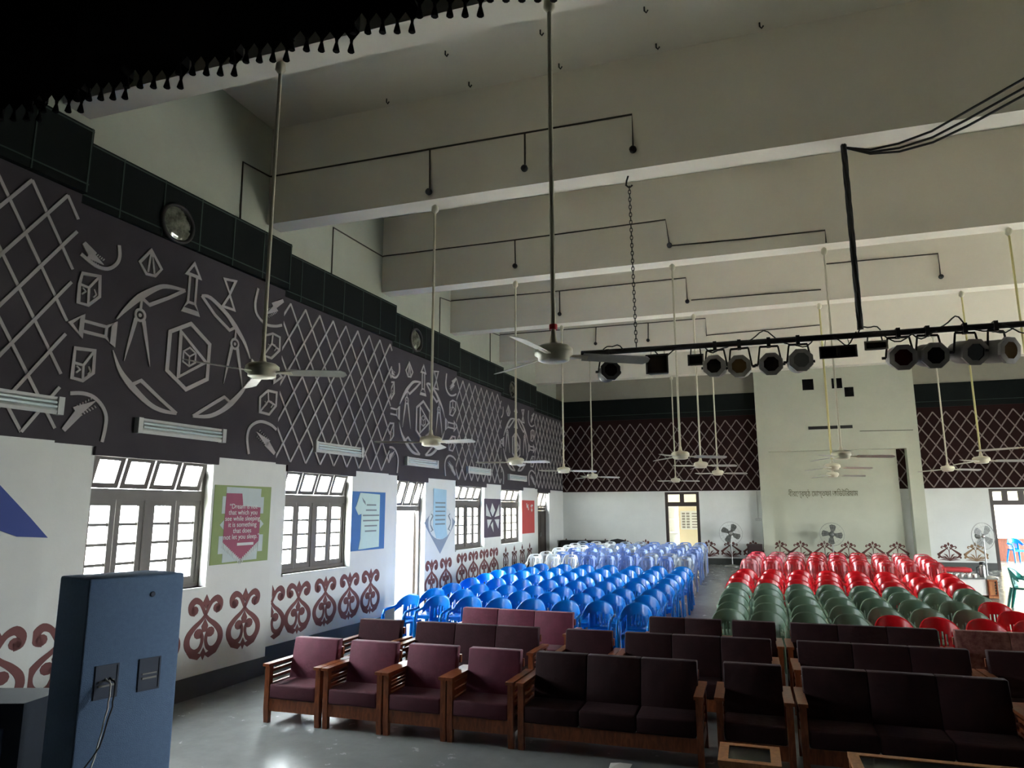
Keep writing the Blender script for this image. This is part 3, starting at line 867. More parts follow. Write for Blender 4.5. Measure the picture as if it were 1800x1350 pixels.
# projection booth bay: two piers and a white block over a white recess
booth = thing('projection_booth', 'white projection booth bay standing out from the rear wall', 'wall bay', (0, YR, 0))
fz0 = 0.38
MB().box(6.92, 11.64, -0.35, -0.01, 4.05, ZC).build('upper_block', M_booth, booth)
MB().box(6.92, 7.25, -0.35, -0.01, fz0, 4.05).build('pier', M_booth, booth)
MB().box(11.27, 11.64, -0.35, -0.01, fz0, 4.05).build('pier', M_booth, booth)
MB().box(7.25, 11.02, -0.06, -0.005, fz0, 4.05).build('recess_wall', M_booth, booth)
for (x0, z0, w, h) in ((8.42, 6.02, 0.34, 0.36), (9.30, 6.03, 0.31, 0.33), (9.66, 5.74, 0.27, 0.31)):
    MB().box(x0, x0+w, -0.355, -0.345, z0, z0+h).build('projection_opening', M_blackvelvet, booth)
MB().box(8.45, 9.86, -0.39, -0.35, 4.68, 4.86).build('slot_frame', M_booth, booth)
MB().box(8.50, 9.80, -0.40, -0.385, 4.72, 4.82).build('slot', M_pipe, booth)
b = MB(); b.tube([(7.6, -0.36, 6.80), (9.2, -0.36, 6.83), (10.9, -0.36, 6.78)], 0.012, 6); b.build('surface_wire', M_wire, booth); b = MB(); b.tube([(10.0, -0.36, 4.62), (11.5, -0.36, 4.60)], 0.01, 6)
b.build('surface_wire', M_wire, booth)
M_let = mat('weathered_olive_letters', lin(96, 90, 66), 0.8, var=0.3, vscale=20)
t = text_mesh('hall_name_lettering', '\u09ac\u09c0\u09b0\u09c7\u09b6\u09cd\u09b0\u09b7\u09cd\u09a0 \u09c7\u09ae\u09be\u09b8\u09cd\u09a4\u09ab\u09be \u0985\u09bf\u09a1\u099f\u09bf\u09b0\u09df\u09be\u09ae', 0.25, M_let, booth, 8.80, 2.60, -0.075, width=2.06)

def rearmotif(mb, cx, z0, half=0):
    D = (0.001, -0.004)
    def P(l): return [(cx + x, z0 + z) for x, z in l]
    for s in ((-1, 1) if not half else (half,)):
        mb.sribbon(P([(s*0.01,0.02),(s*0.10,0.06),(s*0.22,0.10),(s*0.28,0.17),(s*0.20,0.25),(s*0.08,0.34),(s*0.02,0.40)]), [0.02,0.03,0.045,0.07,0.06,0.035,0.025], *D)
        mb.sribbon(P([(s*0.02,0.33),(s*0.10,0.40),(s*0.18,0.42),(s*0.20,0.38),(s*0.16,0.37)]), 0.03, *D)
        mb.disc(cx + s*0.08, z0 + 0.44, 0.045, *D, n=10); mb.disc(cx + s*0.29, z0 + 0.09, 0.03, *D, n=8); mb.disc(cx + s*0.30, z0 + 0.19, 0.025, *D, n=8)
        mb.ribbon(P([(s*0.01,0.04),(s*0.08,0.16),(s*0.14,0.20)]), [0.02,0.04,0.008], *D)
        mb.ribbon(P([(s*0.02,0.03),(s*0.12,0.11),(s*0.20,0.13)]), [0.02,0.035,0.008], *D)
        mb.ribbon(P([(0,0.0),(s*0.16,0.03),(s*0.28,0.02)]), [0.02,0.03,0.006], *D)
    mb.ribbon(P([(0,-0.01),(0,0.20),(0,0.32)]), [0.022,0.018,0.03], *D)
    mb.poly(P([(0,0.55),(0.035,0.49),(0,0.42),(-0.035,0.49)]), *D)
for x in (0.3, 1.0, 1.7, 2.4, 3.1, 5.19, 5.89, 6.59, 12.20, 12.9):
    mb = MB(); rearmotif(mb, x, 0.65); mb.build('painted_ornament', M_brown if x < 12.5 else M_tan, wall_rear, RMX)
for x in (7.40, 8.03, 8.74, 9.43, 10.13, 10.81):
    mb = MB(); rearmotif(mb, x*0.995 + 0.04, 0.66); mb.build('painted_ornament', M_brown, booth, Matrix.Translation((0, -0.06, 0)))

def rear_door(idx, a, c):
    root = sempty('door_%d' % idx, RMX)
    f0 = fz(YR)
    fb = MB()
    fb.box(a, a+0.10, 0.03, 0.13, f0, 2.78); fb.box(c-0.10, c, 0.03, 0.13, f0, 2.78)
    fb.box(a+0.10, c-0.10, 0.03, 0.13, 2.70, 2.78); fb.box(a+0.10, c-0.10, 0.03, 0.13, 2.30, 2.44)
    m = (a + c) / 2
    if idx == 3: ms = [m]
    else: ms = [a + (c-a)*q/4 for q in (1, 2, 3)]
    for q in ms: fb.box(q-0.07, q+0.07, 0.03, 0.13, 2.44, 2.70)
    fb.build('frame', M_dframe, root)
    ed = [a+0.10] + [v for q in ms for v in (q-0.07, q+0.07)] + [c-0.10]
    for q in range(0, len(ed), 2):
        MB().box(ed[q], ed[q+1], 0.075, 0.08, 2.44, 2.70).build('glass_pane', M_glass, root)
    w = (c - a - 0.2) / 2
    for sd, x0 in ((0, a+0.10), (1, c-0.14)):
        xa, xb = (a-w, a) if sd == 0 else (c, c+w)
        lo = MB().box(xa, xb, 0.26, 0.30, f0+0.01, 2.29).build('door_leaf', M_dframe, root)
        MB().box(xa+0.03 if sd == 0 else xb-0.07, xa+0.07 if sd == 0 else xb-0.03, 0.24, 0.26, f0+1.0, f0+1.1).build('handle', M_metal, lo)
    portal(((a+c)/2, YR+0.2, (f0+2.78)/2), c-a, 2.78-f0, (-PI/2, 0, 0))
rear_door(3, *D3); rear_door(4, *D4)

# lobby beyond the rear doors, roofed and part walled to keep it dimmer
struct(MB().box(-2, HW+2, YR+0.25, 33.0, 0.0, 0.405).build('floor_lobby', M_floor))
lb = MB().box(-2, 9.0, 29.0, 29.2, 0.4, 3.4); lb.box(9.0, HW+2, 32.5, 32.7, 0.4, 3.4); lb.box(9.0, 9.2, 29.2, 32.5, 0.4, 3.4); lb.box(-2.2, -2, YR+0.25, 26.4, 0.4, 3.4); lb.box(-2.2, -2, 27.6, 29.2, 0.4, 3.4); lb.box(-2.2, -2, 26.4, 27.6, 2.4, 3.4)  # end wall with its gap is added, unseen, to cut the lobby's light
struct(lb.build('wall_lobby', M_cream))
struct(MB().box(-2, HW+2, YR+0.25, 33.0, 3.4, 3.55).build('added_lobby_roof', M_lobby))  # unseen roof, put in to hold down the lobby's brightness
nb = thing('notice_board', 'pale notice board with rows of pictures seen through the open rear doorway', 'board', (4.36, 28.98, 1.78))
MB().box(-0.42, 0.62, -0.03, 0.0, -0.36, 0.36).build('board', M_paper, nb)
M_ph = mat('faded_print_rows', lin(150, 146, 138), 0.8, var=0.3, vscale=14)
for i in range(6):
    for j in range(2):
        MB().box(-0.36 + j*0.17, -0.24 + j*0.17, -0.036, -0.03, 0.22 - i*0.105, 0.29 - i*0.105).build('picture', M_ph, nb)
    MB().box(0.02, 0.52, -0.034, -0.03, 0.235 - i*0.105, 0.275 - i*0.105).build('printed_row', M_ph, nb)
sh = thing('shelf_unit', 'white open shelf unit standing behind the open rear doorway', 'shelf', (3.62, 28.55, 0.405))
for z in (0.02, 0.45, 0.9, 1.4, 1.9): MB().box(-0.35, 0.25, -0.2, 0.2, z, z+0.03).build('shelf_board', M_lobby, sh)
for xx in (-0.37, 0.25): MB().box(xx, xx+0.025, -0.2, 0.2, 0, 1.95).build('side_panel', M_lobby, sh)
MB().box(-0.345, 0.25, 0.18, 0.2, 0.0, 1.95).build('back_panel', M_lobby, sh)
dk = thing('wooden_desk', 'brown wooden counter beyond the second rear doorway', 'desk', (15.4, 29.4, 0.405))
MB().box(-1.0, 1.6, -0.25, 0.25, 0.72, 0.76).build('top', M_desk, dk)
MB().box(-0.95, 1.55, -0.2, 0.2, 0.0, 0.72).build('body', M_desk, dk)

# ------------------------------------------------------------------ long-rod ceiling fans
def fan_meshes(rodm):
    d = {}
    d['canopy'] = MB().lathe([(0.012, 0), (0.045, -0.03), (0.05, -0.09), (0.02, -0.13)], 12).mesh('canopy', M_fan)
    d['motor'] = MB().lathe([(0.02, 0.16), (0.03, 0.10), (0.045, 0.085), (0.115, 0.072), (0.143, 0.05), (0.145, 0.005), (0.118, -0.012), (0.118, -0.036), (0.09, -0.048), (0.01, -0.05)], 22).mesh('motor', M_fan)
    bl = MB()
    bl.hexa([(0.22,-0.055,0.008),(0.70,-0.065,-0.006),(0.70,0.055,-0.040),(0.22,0.05,-0.024)], [(0.22,-0.055,0.012),(0.70,-0.065,-0.002),(0.70,0.055,-0.036),(0.22,0.05,-0.020)])
    bl.hexa([(0.70,-0.065,-0.006),(0.735,-0.03,-0.016),(0.735,0.02,-0.030),(0.70,0.055,-0.040)], [(0.70,-0.065,-0.002),(0.735,-0.03,-0.012),(0.735,0.02,-0.026),(0.70,0.055,-0.036)])
    d['blade'] = bl.mesh('blade', M_fanblade)
    d['blade_iron'] = MB().hexa([(0.10,-0.02,-0.006),(0.26,-0.03,-0.004),(0.26,0.03,-0.022),(0.10,0.02,-0.008)], [(0.10,-0.02,0.004),(0.26,-0.03,0.004),(0.26,0.03,-0.014),(0.10,0.02,0.002)]).mesh('blade_iron', M_fan)
    return d
FM = fan_meshes(None)
def ceiling_fan(x, y, z, ang, label, ym=False, tape=False):
    root = thing('ceiling_fan', label, 'fan', (x, y, z), 0, 'long rod ceiling fans')
    c = link('canopy', FM['canopy'], root, Matrix.Translation((0, 0, ZB - z)))
    hk = MB().tube([(0, 0, ZB - z + 0.02), (0, 0, ZB - z - 0.1)], 0.01, 6).build('hook', M_pipe, root)
    MB().tube([(0, 0, ZB - z - 0.10), (0, 0, 0.13)], 0.017 if not tape else 0.019, 8).build('rod', M_rodyel if ym else M_rodmat, root)
    link('motor', FM['motor'], root)
    if tape:
        MB().lathe([(0.03, 0.20), (0.032, 0.205), (0.032, 0.235), (0.03, 0.24)], 12).build('red_tape', M_red, root)
    for q in range(3):
        mx = Matrix.Rotation(math.radians(ang + 120*q), 4, 'Z')
        bo = link('blade', FM['blade'], root, mx)
        link('blade_iron', FM['blade_iron'], bo)
FANS = [(2.57, 5.0, 3.36, 17, 'ceiling fan nearest the window wall, hanging before the first dark panel with the raised circle', 0, 0),
        (5.18, 5.0, 3.32, 25, 'large near ceiling fan with red tape on its rod, over the front sofas', 0, 1),
        (2.63, 8.35, 3.05, -18, 'ceiling fan before the dark panel over the bright doorway, on the first full beam', 0, 0),
        (2.67, 11.82, 3.01, -22, 'ceiling fan on the second full beam beside the window wall, blade pointing out', 0, 0),
        (5.50, 11.82, 3.04, 12, 'ceiling fan on the second full beam under the box floodlight', 0, 0),
        (7.90, 11.82, 2.98, 0, 'uppermost of three overlapping ceiling fans before the projection booth', 0, 0),
        (10.45, 11.82, 3.05, 40, 'ceiling fan on a yellowed rod at the edge of view beside the stage lamps', 1, 0),
        (2.69, 15.17, 3.03, 0, 'ceiling fan on the third full beam beside the window wall', 0, 0),
        (5.62, 15.17, 3.08, -12, 'ceiling fan on the third full beam, over the blue chairs by the aisle', 0, 0),
        (8.12, 15.17, 2.99, 8, 'middle of three overlapping ceiling fans before the projection booth', 1, 0),
        (10.66, 15.17, 3.06, -8, 'ceiling fan on a yellowed rod beside the booth, over the red chairs', 1, 0),
        (2.58, 18.75, 3.06, 20, 'ceiling fan on the fourth full beam beside the window wall, before the corner lattice', 0, 0),
        (5.82, 18.75, 3.09, -14, 'ceiling fan on the fourth full beam, over the aisle', 0, 0),
        (8.49, 18.75, 2.99, 4, 'lowest of three overlapping ceiling fans before the projection booth', 1, 0),
        (10.95, 18.75, 3.09, 14, 'ceiling fan on a white rod before the rear lattice beside the booth', 0, 0),
        (4.43, 22.35, 3.06, -10, 'rearmost ceiling fan, above the open rear doorway', 0, 0)]
for f in FANS: ceiling_fan(*f[:4], f[4], bool(f[5]), bool(f[6]))

# ------------------------------------------------------------------ lamp bar with stage lamps
YB = 8.35
def px(x): return 4.08
tag(MB().tube([(4.65, YB, 4.085), (7.0, YB, 4.07), (9.4, YB, 4.06), (13.4, YB, 4.05)], 0.034, 12).build('lamp_bar', M_pipe), 'long dark steel pipe carrying the stage lamps', 'pipe')
def chain(p, q, name, label):
    p, q = Vector(p), Vector(q); n = int((p-q).length / 0.05); b = MB()
    for i in range(n):
        c = p + (q-p)*((i+0.5)/n); h = 0.034
        ax = Vector((0.016, 0, 0)) if i % 2 else Vector((0, 0.016, 0))
        ring = [c + Vector((0,0,h))*math.sin(t*PI/4) + ax*math.cos(t*PI/4) for t in range(9)]
        b.tube(ring, 0.0055, 5, caps=False)
    return tag(b.build(name, M_pipe), label, 'chain')
hk = MB().tube([(5.30, YB, 6.34), (5.28, YB, 6.28), (5.27, YB, 6.22), (5.31, YB, 6.18), (5.35, YB, 6.21)], 0.012, 8)
tag(hk.build('ceiling_hook', M_pipe), 'open iron hook under the beam holding the chain', 'hook')
chain((5.31, YB, 6.20), (5.33, YB, 4.12), 'chain', 'thin iron chain holding up the end of the lamp bar')
b = MB()
for q in range(5):
    pts = []
    for i in range(15):
        t = i / 14.0
        pts.append((7.79 + 0.0*t + 0.02*math.cos(q*1.3 + t*9), YB + 0.02*math.sin(q*1.3 + t*9), 6.33 - 2.2*t))
    b.tube(pts, 0.014, 6)
tag(b.build('cable_bundle', M_black), 'thick twisted black cable bundle dropping from the beam to the lamp bar', 'cable')
for n, off in enumerate((0.0, 0.09, -0.07)):
    pts = [(7.79, YB+0.02, 6.31), (8.05, 8.30, 6.17+off*0.3), (8.32, 8.20, 6.12+off*0.6), (8.60, 8.0, 6.09+off*0.8), (8.87, 7.8, 6.13+off), (9.26, 7.4, 6.17+off), (10.6, 6.9, 6.75+off), (11.5, 6.6, 7.3+off)]
    tag(MB().tube(pts, 0.013, 6).build('power_cable', M_black), ['black cable sagging from the top of the bundle, middle strand', 'black cable sagging from the top of the bundle, upper strand', 'black cable sagging from the top of the bundle, lower strand'][n], 'cable', 'cables under the first beam')
RX = Matrix.Rotation(PI/2, 3, 'X')
def can_lamp(x, z, pan, tilt, lens, label, dark=False, s=1.0):
    root = thing('stage_lamp', label, 'stage lamp', (x, YB, z), 0, 'round stage lamps on the bar')
    R = (Matrix.Rotation(math.radians(pan), 3, 'Z') @ Matrix.Rotation(math.radians(tilt), 3, 'X'))
    A = R @ RX                       # local z -> pointing to the stage (-y)
    MB().lathe([(0.05*s, -0.20*s), (0.10*s, -0.17*s), (0.112*s, -0.12*s), (0.112*s, 0.12*s), (0.10*s, 0.12*s)], 20, mx=A).build('body', M_canbody if not dark else M_black, root)
    fb = MB()
    n = 8
    for (ra, rb, h) in ((0.135*s, 0.085*s, 0.125*s),):
        vs = []
        for k in range(n):
            t = 2*PI*(k+0.5)/n
            vs.append(A @ Vector((ra*math.cos(t), ra*math.sin(t), h)))
        for k in range(n):
            t = 2*PI*(k+0.5)/n
            vs.append(A @ Vector((rb*math.cos(t), rb*math.sin(t), h+0.006)))
        vs += [v + A @ Vector((0,0,-0.03)) for v in vs[:n]]
        fs = [(k, (k+1) % n, n+(k+1) % n, n+k) for k in range(n)] + [(2*n+k, 2*n+(k+1) % n, (k+1) % n, k) for k in range(n)]
        fb.add(vs, fs)
    fb.build('gel_frame', M_canbody if not dark else M_black, root)
    MB().lathe([(0.09*s, 0.115*s), (0.088*s, 0.122*s)], 20, mx=A).build('lens', lens, root)
    h = 4.07 - z
    yk = MB()
    for sd in (-1, 1):
        v = R @ Vector((sd*0.13*s, 0, 0))
        yk.bar(v, (v.x*0.75, v.y*0.75, h-0.06), 0.02, 0.006, (0,1,0))
    v = R @ Vector((0.10*s, 0, 0)); yk.bar((-v.x, -v.y, h-0.06), (v.x, v.y, h-0.06), 0.006, 0.025)
    yo = yk.build('yoke', M_pipe, root)
    MB().box(-0.02, 0.02, -0.04, 0.04, h-0.07, h+0.04).build('clamp', M_pipe, yo)
    for sd in (-1, 1):
        v = R @ Vector((sd*0.13*s, 0, 0)); w = R @ Vector((sd*0.165*s, 0, 0))
        MB().tube([v, w], 0.016, 8).build('knob', M_black, yo)
can_lamp(4.98, 3.83, 25, -2, M_lens, 'black round lamp at the free end of the bar, beside the chain', True, 0.95)
can_lamp(6.24, 3.81, -8, 4, M_lens, 'grey round stage lamp, first of the four nearer the chain', s=1.0)
can_lamp(6.51, 3.79, -6, 4, M_lensamb, 'grey round stage lamp, second of the four nearer the chain', s=1.0)
can_lamp(6.83, 3.80, 4, 8, M_lens, 'grey round stage lamp, third of the four nearer the chain', s=1.0)
can_lamp(7.14, 3.81, 6, 2, mat('plain_grey_disc', lin(84, 84, 78), 0.5), 'round stage lamp with a blank grey face, fourth nearer the chain', s=1.0)
can_lamp(8.15, 3.79, 2, 12, M_lensred, 'grey round stage lamp with dark red gel, beyond the cable bundle', s=1.08)
can_lamp(8.43, 3.79, 12, 12, M_lens, 'grey round stage lamp with black lens, second beyond the cable bundle', s=1.08)
can_lamp(8.78, 3.80, 18, 12, M_lens, 'grey round stage lamp with black lens, third beyond the cable bundle', s=1.08)
can_lamp(9.06, 3.79, 34, 8, M_lensamb, 'round stage lamp with amber gel turned aside, fourth beyond the bundle', s=1.08)
def flood(x, z, w, h, d, n, label, m=M_black, cat='floodlight'):
    root = thing('floodlight', label, cat, (x, YB, z), 0, 'box floodlights on the bar')
    MB().hexa([(-w/2,-d/2,-h/2),(w/2,-d/2,-h/2),(w*0.42,d/2,-h*0.4),(-w*0.42,d/2,-h*0.4)], [(-w/2,-d/2,h/2),(w/2,-d/2,h/2),(w*0.42,d/2,h*0.4),(-w*0.42,d/2,h*0.4)]).build('housing', m, root)
    fr = MB(); pane_frame(fr, -w/2-0.006, w/2+0.006, -h/2-0.006, h/2+0.006, -d/2-0.012, -d/2, 0.016)
    fr.build('front_frame', m, root)
    for q in range(n):
        x0 = -w/2 + w*q/n + 0.015; x1 = -w/2 + w*(q+1)/n - 0.015
        MB().box(x0, x1, -d/2-0.004, -d/2-0.001, -h/2+0.012, h/2-0.012).build('glass_front', M_lens, root)
    yk = MB()
    for sd in (-1, 1): yk.bar((sd*w*0.35, 0, h/2-0.01), (sd*w*0.3, 0, 4.045-z), 0.015, 0.005)
    yk.build('hanger', M_pipe, root)
flood(5.58, 3.87, 0.25, 0.22, 0.22, 1, 'black box floodlight between the chain and the round lamps')
flood(6.02, 3.90, 0.17, 0.12, 0.10, 1, 'small black floodlight beside the first grey round lamp')
flood(7.54, 3.885, 0.37, 0.125, 0.10, 2, 'wide black double floodlight beside the cable bundle')
flood(7.92, 3.93, 0.22, 0.085, 0.10, 1, 'small grey box fitting beyond the cable bundle', mat('grey_box_enamel', lin(96, 96, 88), 0.5))
rnd = random.Random(3)
for n in range(12):
    x = [4.9, 5.5, 6.1, 6.6, 6.95, 7.5, 7.75, 7.95, 8.25, 8.55, 8.8, 9.1][n]; l = 0.22 + rnd.random()*0.25
    pts = []
    for i in range(9):
        t = i / 8.0
        dz = -0.10*math.sin(t*PI)*(1 if n % 3 else -0.9) + 0.02*math.sin(t*9 + n)
        pts.append((x + l*t, YB - 0.03 + 0.05*math.sin(t*5 + n), 4.075 + dz))
    tag(MB().tube(pts, 0.008, 5).build('lamp_cable', M_black), 'black lamp cable looped on the bar, %s counted from the chain' % (ORD + ['eleventh', 'twelfth'])[n], 'cable', 'cables looped on the lamp bar')

# ------------------------------------------------------------------ conduits on the beams, ceiling hooks
def conduit(label, runs, boxes):
    root = thing('wall_conduit', label, 'conduit', (0, 0, 0), 0, 'conduits across the beams')
    for r in runs: MB().tube(r, 0.012, 6).build('pipe_run', M_wire, root)
    for p in boxes: MB().lathe([(0.045, 0), (0.045, 0.04), (0.03, 0.05)], 10, p, Matrix.Rotation(PI/2, 3, 'X')).build('outlet_box', M_black, root)
def F(y, l): return [(x, y - 0.012, z) for x, z in l]
def S(l): return [(0.012, y, z) for y, z in l]
conduit('dark conduit on the first full beam with three drops', [S([(7.60, 6.05), (7.57, 7.03), (8.165, 7.09)]), F(8.18, [(0.02, 7.09), (2.62, 7.08), (5.40, 7.07), (5.40, 6.60)]), F(8.18, [(2.62, 7.08), (2.63, 6.42)]), F(8.18, [(3.99, 7.07), (3.99, 6.58)])],
        [(5.40, 8.16, 6.58), (3.99, 8.16, 6.56), (2.63, 8.16, 6.44)])
conduit('dark conduit on the second full beam with a stepped wire', [S([(9.90, 6.05), (9.89, 6.97), (11.64, 7.06)]), F(11.65, [(0.02, 7.07), (2.72, 7.06), (5.44, 7.08), (5.49, 6.60)]), F(11.65, [(2.72, 7.06), (2.73, 6.56)]), F(11.65, [(5.49, 6.60), (6.7, 6.57), (7.92, 6.56), (7.92, 6.35)])],
        [(5.49, 11.63, 6.60), (2.73, 11.63, 6.55)])
conduit('dark conduit on the third full beam', [S([(14.37, 6.05), (14.37, 7.03), (14.99, 7.12)]), F(15.0, [(0.02, 7.13), (2.70, 7.10), (5.51, 7.11), (5.52, 6.57)]), F(15.0, [(2.70, 7.10), (2.70, 6.55)]), F(15.0, [(5.60, 6.60), (8.16, 6.57)]), F(15.0, [(8.3, 7.1), (10.3, 7.08), (10.3, 6.6)])],
        [(5.52, 14.98, 6.57), (2.70, 14.98, 6.55), (10.3, 14.98, 6.6)])
conduit('dark conduit on the fourth full beam', [S([(17.76, 6.05), (17.75, 7.03), (18.54, 7.12)]), F(18.55, [(0.02, 7.14), (5.73, 7.12), (5.73, 6.64)]), F(18.55, [(5.73, 6.66), (8.48, 6.70)]), F(18.55, [(2.82, 7.12), (2.80, 6.66)]), F(18.55, [(4.24, 7.12), (4.22, 6.64)])],
        [(2.80, 18.53, 6.66), (4.22, 18.53, 6.64)])
HN = 0
for yy, xs in ((7.3, (3.22, 4.46, 5.70)), (8.0, (2.02, 3.26, 4.51, 5.75, 6.96))):
    for x in xs:
        tag(MB().tube([(x, yy, ZC+0.01), (x, yy, ZC-0.05), (x+0.02, yy, ZC-0.08), (x+0.04, yy, ZC-0.05)], 0.01, 6).build('ceiling_hook', M_pipe), 'small dark ceiling hook, %s from window wall, row %s the first full beam' % (ORD[xs.index(x)], 'away from' if yy < 7.5 else 'close to'), 'hook', 'small ceiling hooks')

# ------------------------------------------------------------------ tasselled valance of the stage
def valance():
    zb, y0, pw, amp = 5.225, 3.45, 0.46, 0.15
    root = thing('stage_valance', 'black pleated stage valance with a pointed hem and tassels', 'curtain', (0, y0, 0))
    vs = []; fs = []; tas = []
    cols = []
    x = 0.12
    npl = 40
    for k in range(npl):
        rr = random.Random(k)
        dz = rr.uniform(-0.02, 0.02); am = amp * rr.uniform(0.7, 1.2)
        for i in range(11):
            t = i / 10.0
            low = (i % 2 == 1)
            cols.append((x + pw*t*0.97, am*t, zb + dz + (0.0 if low else 0.07)))
            if low: tas.append((x + pw*t*0.97, am*t, zb + dz))
        x += pw
    for cx, cy, cz in cols: vs += [(cx, cy, cz), (cx, cy, cz+0.10), (cx, cy, 7.85)]
    for i in range(len(cols) - 1):
        for j in (0, 1): fs.append((3*i+j, 3*i+3+j, 3*i+4+j, 3*i+1+j))
    o = len(vs)
    vs += [(a, c+0.012, d) for a, c, d in vs[:o]]
    fs += [tuple(o + q for q in reversed(f)) for f in fs]
    MB().add(vs, fs).build('cloth', M_blackvelvet, root)
    tm = MB().lathe([(0.004, 0.02), (0.012, 0.01), (0.009, -0.012), (0.016, -0.04), (0.024, -0.075), (0.018, -0.08)], 8).mesh('tassel', M_blackvelvet)
    for p in tas: link('tassel', tm, root, Matrix.Translation((p[0], p[1]+0.006, p[2])))
valance()

# ------------------------------------------------------------------ loudspeakers on the stage
def speaker():
    a = Vector((3.192, 2.933, 0)); bq = Vector((3.357, 3.423, 0)); c = Vector((2.844, 3.056, 0))
    ex = (bq - a); lx = ex.length; ex.normalize(); ey = (c - a); ly = ey.length; ey.normalize()
    m = Matrix.Identity(4)
    ey = Vector((0,0,1)).cross(ex)
    for i in range(3): m[i][0] = ex[i]; m[i][1] = ey[i]
    m[0][3], m[1][3], m[2][3] = a.x, a.y, 0.6
    root = thing('loudspeaker', 'tall slate blue carpeted loudspeaker with two sunk connector plates in its back', 'loudspeaker', mx=m)
    H = 1.225
    b = MB().rbox(0, lx, 0, ly, 0, H, 0.012, 2)
    b.build('cabinet', M_spk, root)
    for (x0, x1, z0, z1) in ((0.072, 0.19, 0.61, 0.78), (0.297, 0.415, 0.61, 0.78)):
        f = MB(); pane_frame(f, x0, x1, z0, z1, -0.006, 0.002, 0.008); fo = f.build('plate_frame', M_spkd, root)
        MB().box(x0, x1, -0.003, 0.001, z0, z1).build('connector_plate', M_spkd, fo)
        g = MB(); g.box(x0+0.02, x1-0.02, -0.007, -0.002, z0+0.06, z0+0.07); g.box(x0+0.02, x1-0.02, -0.007, -0.002, z0+0.085, z0+0.092); g.build('terminal', M_metal, fo)
    MB().lathe([(0.015, 0), (0.012, 0.006)], 10, (0.34, 0, 1.12), Matrix.Rotation(PI/2, 3, 'X')).build('screw_boss', M_spkd, root)
    w = lambda p: m @ Vector(p)
    for n, (off, lab) in enumerate(((0.0, 'thin pale twisted speaker lead hanging from the connector plate'), (0.022, 'dark speaker lead hanging beside the pale one'))):
        pts = [w((0.125+off, 0.002, 0.71)), w((0.135+off, -0.05, 0.69)), w((0.11+off, -0.09, 0.58)), w((0.06, -0.13-off, 0.42)), w((0.0-off*4, -0.17, 0.24)), w((-0.06-off*3, -0.20, 0.10)), w((-0.12, -0.22-off, 0.012)), w((-0.30, -0.3-off, 0.012))]
        sm = []
        for i in range(len(pts)-1):
            for t in range(4): sm.append(pts[i].lerp(pts[i+1], t/4.0) + Vector((0.003*math.sin(i*4+t*2.1), 0, 0.003*math.cos(i*3+t*2.3))))
        sm.append(pts[-1])
        tag(MB().tube(sm, 0.0045, 6).build('speaker_lead', M_paper if n == 0 else M_black), lab, 'cable')
speaker()
def low_box():
    rt2 = Vector((math.cos(YAW), math.sin(YAW), 0)); f2 = Vector((-math.sin(YAW), math.cos(YAW), 0))
    o = Vector((6.5, 0, 0)) + f2*4.29 - rt2*3.42
    m = Matrix.Identity(4)
    for i in range(3): m[i][0] = rt2[i]; m[i][1] = f2[i]
    m[0][3], m[1][3], m[2][3] = o.x, o.y, 0.6
    root = thing('stage_monitor', 'low dark box shaped monitor speaker beside the tall loudspeaker', 'loudspeaker', mx=m)
    b = MB().hexa([(0,0,0),(0.62,0,0),(0.62,0.45,0),(0,0.45,0)], [(0,0,0.495),(0.62,0,0.495),(0.62,0.45,0.475),(0,0.45,0.475)])
    b.build('cabinet', mat('dark_slate_covering', lin(38, 44, 52), 0.9, var=0.1, vscale=30), root)
    MB().box(0.1, 0.52, -0.006, 0.001, 0.06, 0.36).build('grille', M_spkd, root)
low_box()

